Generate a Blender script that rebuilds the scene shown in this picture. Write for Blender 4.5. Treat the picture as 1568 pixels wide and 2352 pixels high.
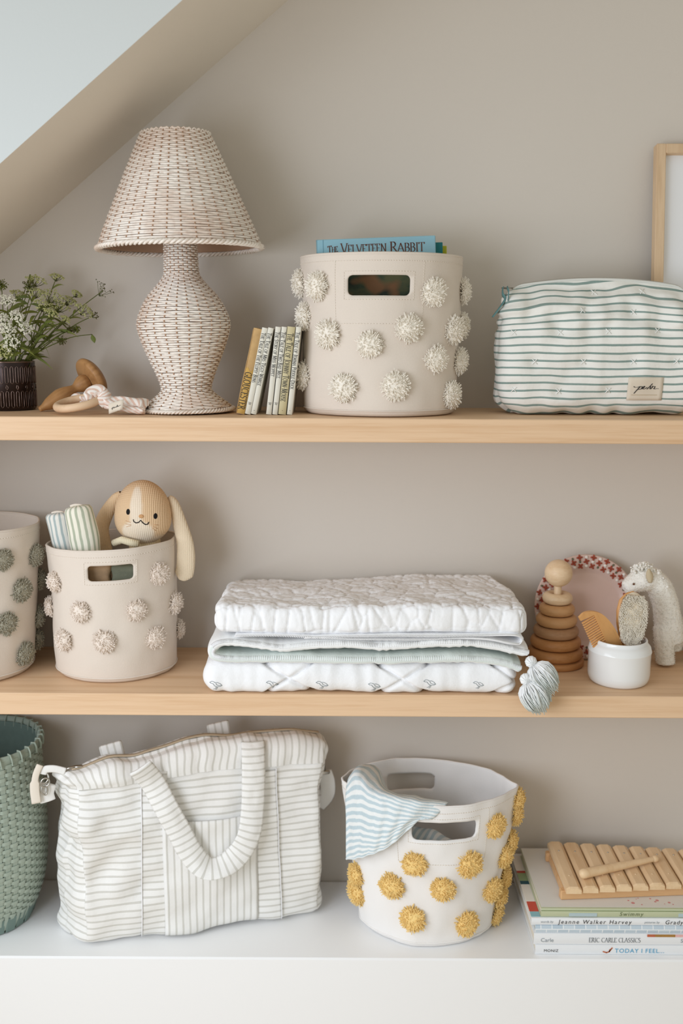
import bpy, math, random
import numpy as np
from mathutils import Vector, Matrix, noise
from mathutils.bvhtree import BVHTree

for o in list(bpy.data.objects):
    bpy.data.objects.remove(o)
scene = bpy.context.scene
COL = scene.collection
PI = math.pi
random.seed(7)

# ------------------------------------------------------------------ camera
F_PX = 2286.7
CAM = Vector((0.0, -1.60, 1.54))
PITCH = math.radians(10.1)
ROLL = math.radians(0.33)
CROT = Matrix.Rotation(PI / 2 - PITCH, 3, 'X') @ Matrix.Rotation(ROLL, 3, 'Z')
cd = bpy.data.cameras.new('camera')
cam = bpy.data.objects.new('camera', cd)
COL.objects.link(cam)
cam.matrix_world = Matrix.Translation(CAM) @ CROT.to_4x4()
cd.sensor_fit = 'VERTICAL'
cd.sensor_height = 36.0
cd.sensor_width = 24.0
cd.lens = F_PX * 36.0 / 2352.0
cd.clip_start = 0.05
cd.dof.use_dof = True
cd.dof.focus_distance = 1.66
cd.dof.aperture_fstop = 2.8
scene.camera = cam

# ------------------------------------------------------------------ light
world = bpy.data.worlds.new('world')
scene.world = world
world.use_nodes = True
bg = world.node_tree.nodes['Background']
bg.inputs['Color'].default_value = (1.0, 0.99, 0.89, 1)
bg.inputs['Strength'].default_value = 0.52

def area(name, loc, target, sx, sy, watts, color):
    ld = bpy.data.lights.new(name, 'AREA')
    ld.shape = 'RECTANGLE'
    ld.size = sx
    ld.size_y = sy
    ld.energy = watts
    ld.color = color
    lo = bpy.data.objects.new(name, ld)
    COL.objects.link(lo)
    lo.location = loc
    d = Vector(target) - Vector(loc)
    lo.rotation_euler = d.to_track_quat('-Z', 'Y').to_euler()
    return lo

# daylight from a window in front of the shelves and to their left
area('window_daylight', (-0.9, -1.6, 1.25), (0.5, -1.35, 0.6), 0.9, 0.9, 20.0, (0.81, 0.88, 1.0))
area('added_side_fill', (-1.3, -1.0, 1.6), (0.1, 0.1, 0.6), 0.9, 0.9, 10.5, (0.84, 0.90, 1.0))  # added fill lamp to brighten upward faces, no known window there

vs = scene.view_settings
vs.view_transform = 'Standard'
vs.look = 'None'
vs.exposure = 0.0
vs.gamma = 1.0
vs.use_curve_mapping = False

# ------------------------------------------------------------------ helpers
def ray(px, py):
    return CROT @ Vector(((px - 784) / F_PX, -(py - 1176) / F_PX, -1.0))
def P(px, py, Y):
    d = ray(px, py)
    return CAM + d * ((Y - CAM.y) / d.y)
def Q(px, py, z):
    d = ray(px, py)
    return CAM + d * ((z - CAM.z) / d.z)
CRT = np.array(CROT.transposed())
def proj_np(p):
    q = (p - np.array(CAM)) @ CRT.T
    return np.stack([784 + F_PX * q[..., 0] / -q[..., 2], 1176 - F_PX * q[..., 1] / -q[..., 2]], -1)

def lerp(a, b, t): return a + (b - a) * t
def clamp(x, a=0.0, b=1.0): return a if x < a else b if x > b else x
def smooth(a, b, x):
    t = clamp((x - a) / (b - a))
    return t * t * (3 - 2 * t)
def interp(xs, ys, x):
    if x <= xs[0]: return ys[0]
    for i in range(len(xs) - 1):
        if x <= xs[i + 1]:
            return lerp(ys[i], ys[i + 1], (x - xs[i]) / (xs[i + 1] - xs[i]))
    return ys[-1]
def catmull(pts, n, closed=False):
    pts = [Vector(p) for p in pts]
    m = len(pts)
    out = []
    segs = m if closed else m - 1
    for s in range(segs):
        if closed:
            p0, p1, p2, p3 = pts[(s - 1) % m], pts[s], pts[(s + 1) % m], pts[(s + 2) % m]
        else:
            p0, p1, p2, p3 = pts[max(s - 1, 0)], pts[s], pts[s + 1], pts[min(s + 2, m - 1)]
        for k in range(n):
            t = k / n
            out.append(0.5 * (2 * p1 + (p2 - p0) * t + (2 * p0 - 5 * p1 + 4 * p2 - p3) * t * t + (3 * p1 - p0 - 3 * p2 + p3) * t ** 3))
    if not closed: out.append(pts[-1].copy())
    return out
def N3(x, y, z): return noise.noise(Vector((x, y, z)))
def crease(x, y, z):
    d = noise.voronoi(Vector((x, y, z)))[0]
    return d[1] - d[0]

class MB:
    """collects geometry and links it as ONE mesh object"""
    def __init__(s):
        s.v = []; s.f = []; s.uv = {}; s.col = {}
    def add(s, verts, faces):
        b = len(s.v)
        s.v += [tuple(p) for p in verts]
        s.f += [tuple(b + i for i in f) for f in faces]
        return b
    def grid(s, nu, nv, fn, cu=False, cv=False, uv=None, col=None, flip=False):
        a = nu if cu else nu + 1
        b = nv if cv else nv + 1
        base = len(s.v)
        for j in range(b):
            for i in range(a):
                u, v = i / nu, j / nv
                s.v.append(tuple(fn(u, v)))
                if uv: s.uv[len(s.v) - 1] = uv(u, v)
                if col: s.col[len(s.v) - 1] = col(u, v)
        for j in range(nv):
            for i in range(nu):
                p = base + j * a + i
                q = base + j * a + (i + 1) % a
                r = base + ((j + 1) % b) * a + (i + 1) % a
                t = base + ((j + 1) % b) * a + i
                s.f.append((t, r, q, p) if flip else (p, q, r, t))
        return base
    def lathe(s, prof, seg=48, M=None, col=None):
        prof = [tuple(p) for p in prof]
        n = len(prof) - 1
        def fn(u, v):
            r, z = prof[int(round(v * n))]
            p = Vector((r * math.cos(2 * PI * u), r * math.sin(2 * PI * u), z))
            return M @ p if M else p
        s.grid(seg, n, fn, cu=True, col=col)
    def tube(s, pts, r, sides=6, closed=False, caps=True, col=None, flat=None):
        pts = [Vector(p) for p in pts]
        n = len(pts)
        rad = r if callable(r) else (lambda t: r)
        nrm = None
        rings = []
        for i, p in enumerate(pts):
            if closed: t = pts[(i + 1) % n] - pts[i - 1]
            else: t = pts[min(i + 1, n - 1)] - pts[max(i - 1, 0)]
            if t.length < 1e-9: t = Vector((0, 0, 1))
            t.normalize()
            if nrm is None:
                nrm = t.orthogonal().normalized()
                if flat is not None:
                    nrm = (flat - t * flat.dot(t)).normalized()
            else:
                nrm = nrm - t * nrm.dot(t)
                if nrm.length < 1e-6: nrm = t.orthogonal()
                nrm.normalize()
            bi = t.cross(nrm)
            q = i / max(n - 1, 1)
            rr = rad(q)
            ra, rb = rr if isinstance(rr, tuple) else (rr, rr)
            b = len(s.v)
            for k in range(sides):
                a = 2 * PI * k / sides
                s.v.append(tuple(p + nrm * (ra * math.cos(a)) + bi * (rb * math.sin(a))))
                if col: s.col[len(s.v) - 1] = col(q)
            rings.append(b)
        m = n if closed else n - 1
        for i in range(m):
            b0, b1 = rings[i], rings[(i + 1) % n]
            for k in range(sides):
                k2 = (k + 1) % sides
                s.f.append((b0 + k, b0 + k2, b1 + k2, b1 + k))
        if caps and not closed:
            s.f.append(tuple(rings[0] + k for k in reversed(range(sides))))
            s.f.append(tuple(rings[-1] + k for k in range(sides)))
    def sphere(s, c, r, nu=20, nv=12, M=None, col=None):
        c = Vector(c)
        rx, ry, rz = r if isinstance(r, tuple) else (r, r, r)
        def fn(u, v):
            a = 2 * PI * u
            b = PI * clamp(v, 0.002, 0.998)
            p = Vector((rx * math.sin(b) * math.cos(a), ry * math.sin(b) * math.sin(a), -rz * math.cos(b)))
            return c + (M @ p if M else p)
        s.grid(nu, nv, fn, cu=True, col=col)
    def box(s, c, size, bev=0.001, M=None):
        c = Vector(c)
        hx, hy, hz = size[0] / 2, size[1] / 2, size[2] / 2
        bev = min(bev, hx * .9, hy * .9, hz * .9)
        idx = {}
        vs_ = []
        for sx in (-1, 1):
            for sy in (-1, 1):
                for sz in (-1, 1):
                    for ax in range(3):
                        p = [sx * hx, sy * hy, sz * hz]
                        for k in range(3):
                            if k != ax: p[k] -= (sx, sy, sz)[k] * bev
                        idx[(sx, sy, sz, ax)] = len(vs_)
                        p = Vector(p)
                        vs_.append(c + (M @ p if M else p))
        fs = []
        def I(sg, ax): return idx[(sg[0], sg[1], sg[2], ax)]
        for ax in range(3):
            a1, a2 = (ax + 1) % 3, (ax + 2) % 3
            for sg in (-1, 1):
                q = []
                for (p1, p2) in ((-1, -1), (1, -1), (1, 1), (-1, 1)):
                    t = [0, 0, 0]; t[ax] = sg; t[a1] = p1; t[a2] = p2
                    q.append(I(t, ax))
                fs.append(q if sg > 0 else q[::-1])
            for p1 in (-1, 1):
                for p2 in (-1, 1):
                    t0 = [0, 0, 0]; t0[ax] = -1; t0[a1] = p1; t0[a2] = p2
                    t1 = list(t0); t1[ax] = 1
                    q = [I(t0, a1), I(t1, a1), I(t1, a2), I(t0, a2)]
                    fs.append(q if p1 * p2 < 0 else q[::-1])
        for sx in (-1, 1):
            for sy in (-1, 1):
                for sz in (-1, 1):
                    q = [I((sx, sy, sz), 0), I((sx, sy, sz), 1), I((sx, sy, sz), 2)]
                    fs.append(q if sx * sy * sz > 0 else q[::-1])
        s.add(vs_, fs)
    def rbox(s, h, r, n, fn=None, uv=None, col=None, keep=None):
        """dense rounded box, half sizes h, each lattice point optionally moved by fn(p, normal)"""
        key = {}
        def vert(i, j, k):
            kk = (i, j, k)
            if kk in key: return key[kk]
            p = Vector((h[0] * (2 * i / n[0] - 1), h[1] * (2 * j / n[1] - 1), h[2] * (2 * k / n[2] - 1)))
            inner = Vector([clamp(p[a], -(h[a] - min(r, h[a] * .98)), h[a] - min(r, h[a] * .98)) for a in range(3)])
            d = p - inner
            if d.length < 1e-9: d = Vector((0, 0, 1))
            d.normalize()
            q = inner + Vector([d[a] * min(r, h[a] * .98) for a in range(3)])
            s.v.append(tuple(fn(q, d) if fn else q))
            ix = len(s.v) - 1
            key[kk] = ix
            if uv: s.uv[ix] = uv(q, d)
            if col: s.col[ix] = col(q, d)
            return ix
        for a in range(3):
            b, c = (a + 1) % 3, (a + 2) % 3
            for side in (0, n[a]):
                for p in range(n[b]):
                    for q in range(n[c]):
                        quad = []
                        for (dp, dq) in ((0, 0), (1, 0), (1, 1), (0, 1)):
                            t = [0, 0, 0]; t[a] = side; t[b] = p + dp; t[c] = q + dq
                            quad.append(vert(*t))
                        if keep and not keep(p / n[b] if b == 2 else q / n[c] if c == 2 else (1 if side else 0)): continue
                        s.f.append(tuple(quad if side else quad[::-1]))
    def mesh(s, name):
        me = bpy.data.meshes.new(name)
        me.from_pydata(s.v, [], s.f)
        if s.uv:
            li = np.zeros(len(me.loops), dtype=np.int32)
            me.loops.foreach_get('vertex_index', li)
            arr = np.zeros((len(s.v), 2), dtype=np.float32)
            for k, t in s.uv.items(): arr[k] = t
            ul = me.uv_layers.new(name='UVMap')
            ul.data.foreach_set('uv', arr[li].ravel())
        if s.col:
            arr = np.ones((len(s.v), 4), dtype=np.float32)
            for k, t in s.col.items(): arr[k, :3] = t
            ca = me.color_attributes.new('Col', 'FLOAT_COLOR', 'POINT')
            ca.data.foreach_set('color', arr.ravel())
        return me
    def build(s, name, mat, parent=None, flat=False, loc=None, fix=False):
        me = s.mesh(name)
        if fix:
            import bmesh
            bm = bmesh.new(); bm.from_mesh(me)
            bmesh.ops.recalc_face_normals(bm, faces=bm.faces)
            bm.to_mesh(me); bm.free()
        if not flat:
            me.polygons.foreach_set('use_smooth', [True] * len(me.polygons))
        me.materials.append(mat)
        o = bpy.data.objects.new(name, me)
        COL.objects.link(o)
        if parent: o.parent = parent
        if loc: o.location = loc
        return o

def obj_from_mesh(name, me, parent=None, mat4=None):
    o = bpy.data.objects.new(name, me)
    COL.objects.link(o)
    if parent: o.parent = parent
    if mat4 is not None: o.matrix_local = mat4
    return o
def tag(o, label=None, cat=None, group=None, kind=None):
    if label: o['label'] = label
    if cat: o['category'] = cat
    if group: o['group'] = group
    if kind: o['kind'] = kind
    return o
def thing(name, label, cat, loc=(0, 0, 0), rot=(0, 0, 0), group=None):
    o = bpy.data.objects.new(name, None)
    o.empty_display_size = 0.02
    COL.objects.link(o)
    o.location = loc
    o.rotation_euler = rot
    return tag(o, label, cat, group)
def solidify(o, th, offset=-1):
    m = o.modifiers.new('thickness', 'SOLIDIFY')
    m.thickness = th
    m.offset = offset
    return o
def bvh_of(o):
    me = o.data
    return BVHTree.FromPolygons([v.co for v in me.vertices], [tuple(p.vertices) for p in me.polygons])

# ------------------------------------------------------------------ materials
def srgb(r, g, b):
    f = lambda c: (c / 255 / 12.92) if c / 255 <= .04045 else ((c / 255 + .055) / 1.055) ** 2.4
    return (f(r), f(g), f(b))
class NT:
    def __init__(s, name):
        s.m = bpy.data.materials.new(name)
        s.m.use_nodes = True
        s.t = s.m.node_tree
        s.b = s.t.nodes['Principled BSDF']
    def n(s, kind, **kw):
        nd = s.t.nodes.new(kind)
        for k, v in kw.items(): setattr(nd, k, v)
        return nd
    def link(s, a, b): s.t.links.new(a, b)
    def math(s, op, a, b=None, clampit=False):
        nd = s.n('ShaderNodeMath', operation=op, use_clamp=clampit)
        for i, x in enumerate((a, b)):
            if x is None: continue
            if isinstance(x, (int, float)): nd.inputs[i].default_value = x
            else: s.link(x, nd.inputs[i])
        return nd.outputs[0]
    def mix(s, fac, a, b, mode='MIX'):
        nd = s.n('ShaderNodeMix', data_type='RGBA', blend_type=mode)
        for sock, x in ((nd.inputs[0], fac), (nd.inputs[6], a), (nd.inputs[7], b)):
            if isinstance(x, (int, float)): sock.default_value = x
            elif isinstance(x, tuple): sock.default_value = (*x[:3], 1)
            else: s.link(x, sock)
        return nd.outputs[2]
    def coord(s, which='Object', scale=(1, 1, 1)):
        tc = s.n('ShaderNodeTexCoord')
        mp = s.n('ShaderNodeMapping')
        mp.inputs['Scale'].default_value = scale
        s.link(tc.outputs[which], mp.inputs['Vector'])
        return mp.outputs[0]
    def noise(s, vec, scale, detail=4, rough=.55):
        nd = s.n('ShaderNodeTexNoise')
        nd.inputs['Scale'].default_value = scale
        nd.inputs['Detail'].default_value = detail
        nd.inputs['Roughness'].default_value = rough
        s.link(vec, nd.inputs['Vector'])
        return nd.outputs['Fac']
    def ramp(s, fac, stops):
        nd = s.n('ShaderNodeValToRGB')
        e = nd.color_ramp.elements
        while len(e) < len(stops): e.new(.5)
        for i, (p, c) in enumerate(stops):
            e[i].position = p
            e[i].color = (*c, 1) if len(c) == 3 else c
        s.link(fac, nd.inputs[0])
        return nd.outputs[0]
    def bump(s, height, strength=.3, dist=.001):
        nd = s.n('ShaderNodeBump')
        nd.inputs['Strength'].default_value = strength
        nd.inputs['Distance'].default_value = dist
        s.link(height, nd.inputs['Height'])
        s.link(nd.outputs[0], s.b.inputs['Normal'])
    def base(s, x):
        if isinstance(x, tuple): s.b.inputs['Base Color'].default_value = (*x[:3], 1)
        else: s.link(x, s.b.inputs['Base Color'])
    def rough(s, r, spec=.3, metal=0.0):
        s.b.inputs['Roughness'].default_value = r
        s.b.inputs['Specular IOR Level'].default_value = spec
        s.b.inputs['Metallic'].default_value = metal

def mat_plain(name, c, rough=.6, spec=.3, var=.0, vscale=20, bump=0, bscale=400, bdist=.0006, metal=0, second=None):
    t = NT(name)
    t.rough(rough, spec, metal)
    vec = t.coord()
    if var:
        dark = second or tuple(x * .72 for x in c)
        t.base(t.mix(t.math('MULTIPLY', t.ramp(t.noise(vec, vscale), [(.35, (0, 0, 0)), (.7, (1, 1, 1))]), var), c, dark))
    else:
        t.base(c)
    if bump: t.bump(t.noise(vec, bscale, 2), bump, bdist)
    return t.m
def mat_cloth(name, c, var=.12, weave=900, bump=.35, rough=.9):
    t = NT(name)
    t.rough(rough, .15)
    vec = t.coord()
    t.base(t.mix(t.math('MULTIPLY', t.noise(vec, 14, 3), var), c, tuple(x * .8 for x in c)))
    a = t.noise(t.coord(scale=(1, 1, .25)), weave, 2)
    b = t.noise(t.coord(scale=(.25, .25, 1)), weave, 2)
    t.bump(t.math('ADD', a, b), bump, .0005)
    return t.m
def mat_stripe(name, bgc, fgc, period, duty, axis='v', wob=.12, soft=.04, fray=.25, rough=.88, bump=.3, off=0.0):
    """stripes woven or printed along one UV axis (UV in metres)"""
    t = NT(name)
    t.rough(rough, .15)
    uvn = t.n('ShaderNodeUVMap')
    sep = t.n('ShaderNodeSeparateXYZ')
    t.link(uvn.outputs[0], sep.inputs[0])
    x = sep.outputs[1 if axis == 'v' else 0]
    vec = t.coord()
    wobn = t.math('MULTIPLY', t.math('SUBTRACT', t.noise(vec, 30, 2), .5), wob)
    ph = t.math('ADD', t.math('ADD', t.math('DIVIDE', x, period), off), wobn)
    d = t.math('ABSOLUTE', t.math('SUBTRACT', t.math('FRACT', ph), .5))      # 0 at stripe centre
    ed = t.math('DIVIDE', t.math('SUBTRACT', duty / 2, d), soft)
    m = t.math('ADD', ed, .5, True)
    fr = t.math('SUBTRACT', 1.0, t.math('MULTIPLY', t.noise(vec, 420, 2), fray))
    m = t.math('MULTIPLY', m, fr)
    t.base(t.mix(m, bgc, fgc))
    a = t.math('ADD', t.math('MULTIPLY', t.noise(vec, 900, 2), .35), t.math('MULTIPLY', t.noise(vec, 55, 3), 3.0))
    t.bump(a, bump, .0014)
    return t.m
def mat_col(name, rough=.85, spec=.15, bump=.3, bscale=700, bdist=.0006, mul=None):
    t = NT(name)
    t.rough(rough, spec)
    at = t.n('ShaderNodeAttribute', attribute_name='Col')
    c = at.outputs['Color']
    if mul: c = t.mix(1.0, c, mul, 'MULTIPLY')
    t.base(c)
    if bump: t.bump(t.noise(t.coord(), bscale, 2), bump, bdist)
    return t.m
def mat_wood(name, c1, c2, scale=(2.2, 38, 38), rough=.5, ring=0.0, fleck=.5):
    t = NT(name)
    t.rough(rough, .3)
    vec = t.coord(scale=scale)
    n1 = t.noise(vec, 1.0, 6, .6)
    n2 = t.noise(t.coord(scale=tuple(x * 5 for x in scale)), 1.0, 3)
    f = t.math('ADD', t.math('MULTIPLY', n1, .75), t.math('MULTIPLY', n2, .25))
    col = t.ramp(f, [(.34, c2), (.52, c1), (.72, tuple(min(1, x * 1.06) for x in c1))])
    if fleck:
        fl = t.ramp(t.noise(t.coord(scale=(scale[0] * 9, scale[1] * 9, scale[2] * 9)), 1.0, 2), [(.66, (0, 0, 0)), (.78, (1, 1, 1))])
        col = t.mix(t.math('MULTIPLY', fl, fleck), col, tuple(x * .72 for x in c2))
    t.base(col)
    t.bump(n2, .12, .0004)
    return t.m
# ------------------------------------------------------------------ colours
M = {}
M['wall'] = mat_plain('greige_wall_paint', srgb(214, 206, 196), .85, .2, var=.05, vscale=3, bump=.25, bscale=260, bdist=.0006)
M['white_wall'] = mat_plain('white_ceiling_paint', srgb(212, 217, 217), .8, .2, bump=.2, bscale=260, bdist=.0006)
M['bench'] = mat_plain('white_bench_paint', srgb(247, 247, 247), .45, .35, bump=.12, bscale=180, bdist=.0005)
M['maple'] = mat_wood('maple_board', srgb(228, 194, 158), srgb(214, 174, 134), scale=(2.0, 60, 60), fleck=.35)
M['floorwood'] = mat_wood('pale_floorboards', srgb(228, 214, 196), srgb(214, 196, 174), scale=(1.2, 14, 14))
M['canvas'] = mat_cloth('natural_canvas', srgb(226, 214, 201), .15, 1000, .4)
M['canvas_white'] = mat_cloth('white_canvas', srgb(243, 240, 237), .08, 1000, .35)
M['stitch'] = mat_plain('cotton_thread', srgb(236, 226, 212), .9, .1)
M['paper'] = mat_plain('book_paper', srgb(232, 224, 208), .9, .1, var=.2, vscale=300)
M['ink'] = mat_plain('print_ink', srgb(62, 60, 60), .8, .1)
M['ink_grey'] = mat_plain('grey_print_ink', srgb(150, 158, 164), .8, .1)
M['metal'] = mat_plain('nickel_metal', srgb(190, 186, 178), .28, .5, metal=1.0)
M['label'] = mat_cloth('cream_woven_label', srgb(228, 216, 198), .1, 1400, .3)

# ------------------------------------------------------------------ the alcove
YW = 0.256                       # back wall
Z1, Z2, Z3 = 1.4076, 0.9415, 0.45   # board tops and bench top
TH = 0.0385
SX0, SX1 = -0.81, 1.30           # alcove sides

def structure(o):
    o['kind'] = 'structure'
    return o
b = MB()
b.box((0.3, YW + .03, 1.5), (3.4, .06, 3.0), .0)
structure(b.build('wall_back', M['wall'], flat=True))
# sloped gable panel on the left: white front, brightened reveal; runs down into a vertical alcove side
slope = .825
def zline(x): return 1.680 + slope * (x + .62)
YF = -0.092
xk = SX0
prof = [(-1.9, 0.0), (xk, 0.0), (xk, zline(xk)), (0.95, zline(.95)), (0.95, 3.1), (-1.9, 3.1)]
b = MB()
n = len(prof)
vv = [(x, YF, z) for x, z in prof] + [(x, YW + .001, z) for x, z in prof]
ff = [tuple(range(n)), tuple(n + i for i in reversed(range(n)))]
for i in range(n):
    j = (i + 1) % n
    ff.append((j, i, n + i, n + j))
b.add(vv, ff)
M['reveal'] = mat_plain('brightened_reveal_paint', srgb(238, 230, 218), .85, .2, bump=.2, bscale=260, bdist=.0006)  # wall paint lightened here, standing in for light missing under the slope
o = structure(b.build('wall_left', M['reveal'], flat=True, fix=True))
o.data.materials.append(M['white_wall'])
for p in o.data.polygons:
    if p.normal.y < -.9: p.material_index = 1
b = MB()
b.box((SX1 + .05, .08, 1.5), (.1, .36, 3.0), .0)
structure(b.build('wall_right', M['wall'], flat=True))
b = MB()
b.box((0, -1.7, -.02), (5.0, 4.2, .04), .0)
structure(b.build('floor', M['floorwood'], flat=True))

for name, zt, lab in (('floating_shelf', Z1, 'upper maple board shelf carrying the wicker lamp'),
                      ('floating_shelf', Z2, 'lower maple board shelf carrying the folded quilts')):
    b = MB()
    b.box(((SX0 + SX1) / 2, YW / 2 - .0005, zt - TH / 2), (SX1 - SX0 - .002, YW - .001, TH), .0014)
    o = b.build(name, M['maple'], flat=True)
    tag(o, lab, 'shelf', 'maple board shelves')
b = MB()
b.box(((SX0 + SX1) / 2, YW / 2 - .0005, Z3 / 2), (SX1 - SX0 - .002, YW - .001, Z3), .003)
tag(b.build('bench', M['bench'], flat=True), 'white built-in bench under the shelves holding striped bag', 'bench')
# ------------------------------------------------------------------ lettering
def arc(cx, cy, rx, ry, a0, a1, n=12):
    return [(cx + rx * math.cos(math.radians(lerp(a0, a1, i / n))), cy + ry * math.sin(math.radians(lerp(a0, a1, i / n)))) for i in range(n + 1)]
# width, strokes; strokes ending on a serif carry 's' (both ends), '0' (start) or '1' (end)
GL = {
 'A': (.78, [([(.04, 0), (.39, 1)], '0'), ([(.39, 1), (.74, 0)], '1'), ([(.16, .36), (.62, .36)], '')]),
 'B': (.62, [([(.12, 0), (.12, 1)], 's'), ([(.12, 1), (.3, 1)] + arc(.3, .76, .2, .24, 90, -90) + [(.12, .52)], ''), ([(.12, .52), (.32, .52)] + arc(.32, .26, .24, .26, 90, -90) + [(.12, 0)], '')]),
 'C': (.74, [(arc(.44, .5, .38, .5, 48, 312, 18), '')]),
 'D': (.76, [([(.12, 0), (.12, 1)], 's'), ([(.12, 1), (.3, 1)] + arc(.3, .5, .4, .5, 90, -90, 16) + [(.12, 0)], '')]),
 'E': (.58, [([(.12, 0), (.12, 1)], 's'), ([(.12, 1), (.5, 1), (.5, .86)], ''), ([(.12, .52), (.42, .52)], ''), ([(.12, 0), (.53, 0), (.53, .15)], '')]),
 'F': (.54, [([(.12, 0), (.12, 1)], 's'), ([(.12, 1), (.5, 1), (.5, .86)], ''), ([(.12, .52), (.42, .52)], '')]),
 'G': (.8, [(arc(.44, .5, .38, .5, 48, 318, 18) + [(.72, .42)], ''), ([(.52, .42), (.8, .42)], '')]),
 'H': (.8, [([(.14, 0), (.14, 1)], 's'), ([(.66, 0), (.66, 1)], 's'), ([(.14, .52), (.66, .52)], '')]),
 'I': (.32, [([(.16, 0), (.16, 1)], 's')]),
 'J': (.4, [([(.26, 1), (.26, .1)] + arc(.08, .1, .18, .3, 0, -80, 8), '0')]),
 'K': (.72, [([(.12, 0), (.12, 1)], 's'), ([(.62, 1), (.14, .46)], '0'), ([(.26, .58), (.68, 0)], '1')]),
 'L': (.58, [([(.12, 0), (.12, 1)], 's'), ([(.12, 0), (.53, 0), (.53, .16)], '')]),
 'M': (.96, [([(.12, 0), (.16, 1)], '0'), ([(.16, 1), (.48, .05)], ''), ([(.48, .05), (.8, 1)], ''), ([(.8, 1), (.85, 0)], '1')]),
 'N': (.82, [([(.13, 0), (.13, 1)], '0'), ([(.13, 1), (.68, 0)], ''), ([(.68, 0), (.68, 1)], '1')]),
 'O': (.86, [(arc(.43, .5, .38, .5, 0, 360, 26), '')]),
 'P': (.6, [([(.12, 0), (.12, 1)], 's'), ([(.12, 1), (.3, 1)] + arc(.3, .73, .24, .27, 90, -90) + [(.12, .46)], '')]),
 'Q': (.86, [(arc(.43, .5, .38, .5, 0, 360, 26), ''), ([(.48, .12), (.86, -.16)], '')]),
 'R': (.68, [([(.12, 0), (.12, 1)], 's'), ([(.12, 1), (.3, 1)] + arc(.3, .75, .22, .25, 90, -90) + [(.12, .5)], ''), ([(.3, .5), (.66, 0)], '1')]),
 'S': (.54, [(arc(.27, .75, .2, .25, 35, 265, 12) + arc(.27, .25, .22, .26, 80, -145, 12), '')]),
 'T': (.7, [([(.35, 0), (.35, 1)], '0'), ([(.04, .86), (.04, 1), (.66, 1), (.66, .86)], '')]),
 'U': (.76, [([(.14, 1), (.14, .3)] + arc(.38, .3, .24, .3, 180, 360, 12) + [(.62, 1)], 's')]),
 'V': (.76, [([(.04, 1), (.38, 0)], '0'), ([(.38, 0), (.72, 1)], '1')]),
 'W': (1.04, [([(.04, 1), (.3, 0)], '0'), ([(.3, 0), (.52, .95)], ''), ([(.52, .95), (.76, 0)], ''), ([(.76, 0), (1.0, 1)], '1')]),
 'X': (.72, [([(.06, 1), (.66, 0)], 's'), ([(.06, 0), (.66, 1)], 's')]),
 'Y': (.7, [([(.04, 1), (.35, .48)], '0'), ([(.66, 1), (.35, .48), (.35, 0)], 's')]),
 'Z': (.64, [([(.08, .88), (.08, 1), (.56, 1), (.06, 0), (.58, 0), (.58, .14)], '')]),
 '-': (.4, [([(.06, .4), (.34, .4)], '')]),
 '.': (.24, [([(.09, .03), (.15, .03)], '')]),
 ' ': (.34, []),
}
def ribbon2d(pts, w, split=0):
    """quads along a 2D polyline; w(direction) gives the full width"""
    out = []
    for i in range(len(pts) - 1):
        (x0, y0), (x1, y1) = pts[i], pts[i + 1]
        dx, dy = x1 - x0, y1 - y0
        if split and math.hypot(dx, dy) > split:
            m = int(math.hypot(dx, dy) / split) + 1
            out += ribbon2d([(x0 + dx * j / m, y0 + dy * j / m) for j in range(m + 1)], w)
            continue
        L = math.hypot(dx, dy)
        if L < 1e-9: continue
        dx /= L; dy /= L
        h = w(dx, dy) / 2
        e = h * .5
        nx, ny = -dy * h, dx * h
        ax, ay, bx, by = x0 - dx * e, y0 - dy * e, x1 + dx * e, y1 + dy * e
        out.append([(ax + nx, ay + ny), (ax - nx, ay - ny), (bx - nx, by - ny), (bx + nx, by + ny)])
    return out
def serif(text, size, bold=1.0, space=.06, slant=0.0, small=.78):
    """quads for a line of roman capitals (lower case = small capitals) and its width"""
    thick, thin = .135 * bold, .05 * bold
    def w(dx, dy):
        d = abs(dy) if dx * dy <= 0 else abs(dy) * .62      # '/' strokes stay light
        return lerp(thin, thick, d)
    quads = []
    x = 0
    for ch in text:
        k = 1.0
        if ch.islower(): k = small
        wd, strokes = GL[ch.upper()]
        for pts, sf in strokes:
            qs = ribbon2d(pts, w, .2)
            ends = []
            if sf in ('s', '0'): ends.append(pts[0])
            if sf in ('s', '1'): ends.append(pts[-1])
            for (ex, ey) in ends:
                qs += ribbon2d([(ex - .1, ey), (ex + .1, ey)], lambda a, b_: thin * 1.2)
            for q in qs:
                quads.append([((x + a * k + b_ * k * slant) * size, b_ * k * size) for a, b_ in q])
        x += (wd + space) * k
    return quads, x * size
def place_quads(mb, quads, fn):
    for i, q in enumerate(quads):
        mb.add([fn(a, b_ ) for a, b_ in q], [(0, 1, 2, 3)])
_tmp = [0]
def bfont(text, size, shear=0.0, spacing=1.0, bold=0.0):
    """flat polygons of Blender's built-in typeface: verts2d, faces, width"""
    cu = bpy.data.curves.new('tmp_text', 'FONT')
    cu.body = text
    cu.size = size
    cu.shear = shear
    cu.space_character = spacing
    cu.offset = bold
    cu.resolution_u = 3
    ob = bpy.data.objects.new('tmp_text', cu)
    COL.objects.link(ob)
    dg = bpy.context.evaluated_depsgraph_get()
    me = bpy.data.meshes.new_from_object(ob.evaluated_get(dg))
    vs_ = [(v.co.x, v.co.y) for v in me.vertices]
    fs = [tuple(p.vertices) for p in me.polygons]
    bpy.data.objects.remove(ob)
    bpy.data.curves.remove(cu)
    bpy.data.meshes.remove(me)
    return vs_, fs, (max(v[0] for v in vs_) if vs_ else 0)
def place_bfont(mb, vf, fn):
    mb.add([fn(a, b_) for a, b_ in vf[0]], vf[1])

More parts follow.
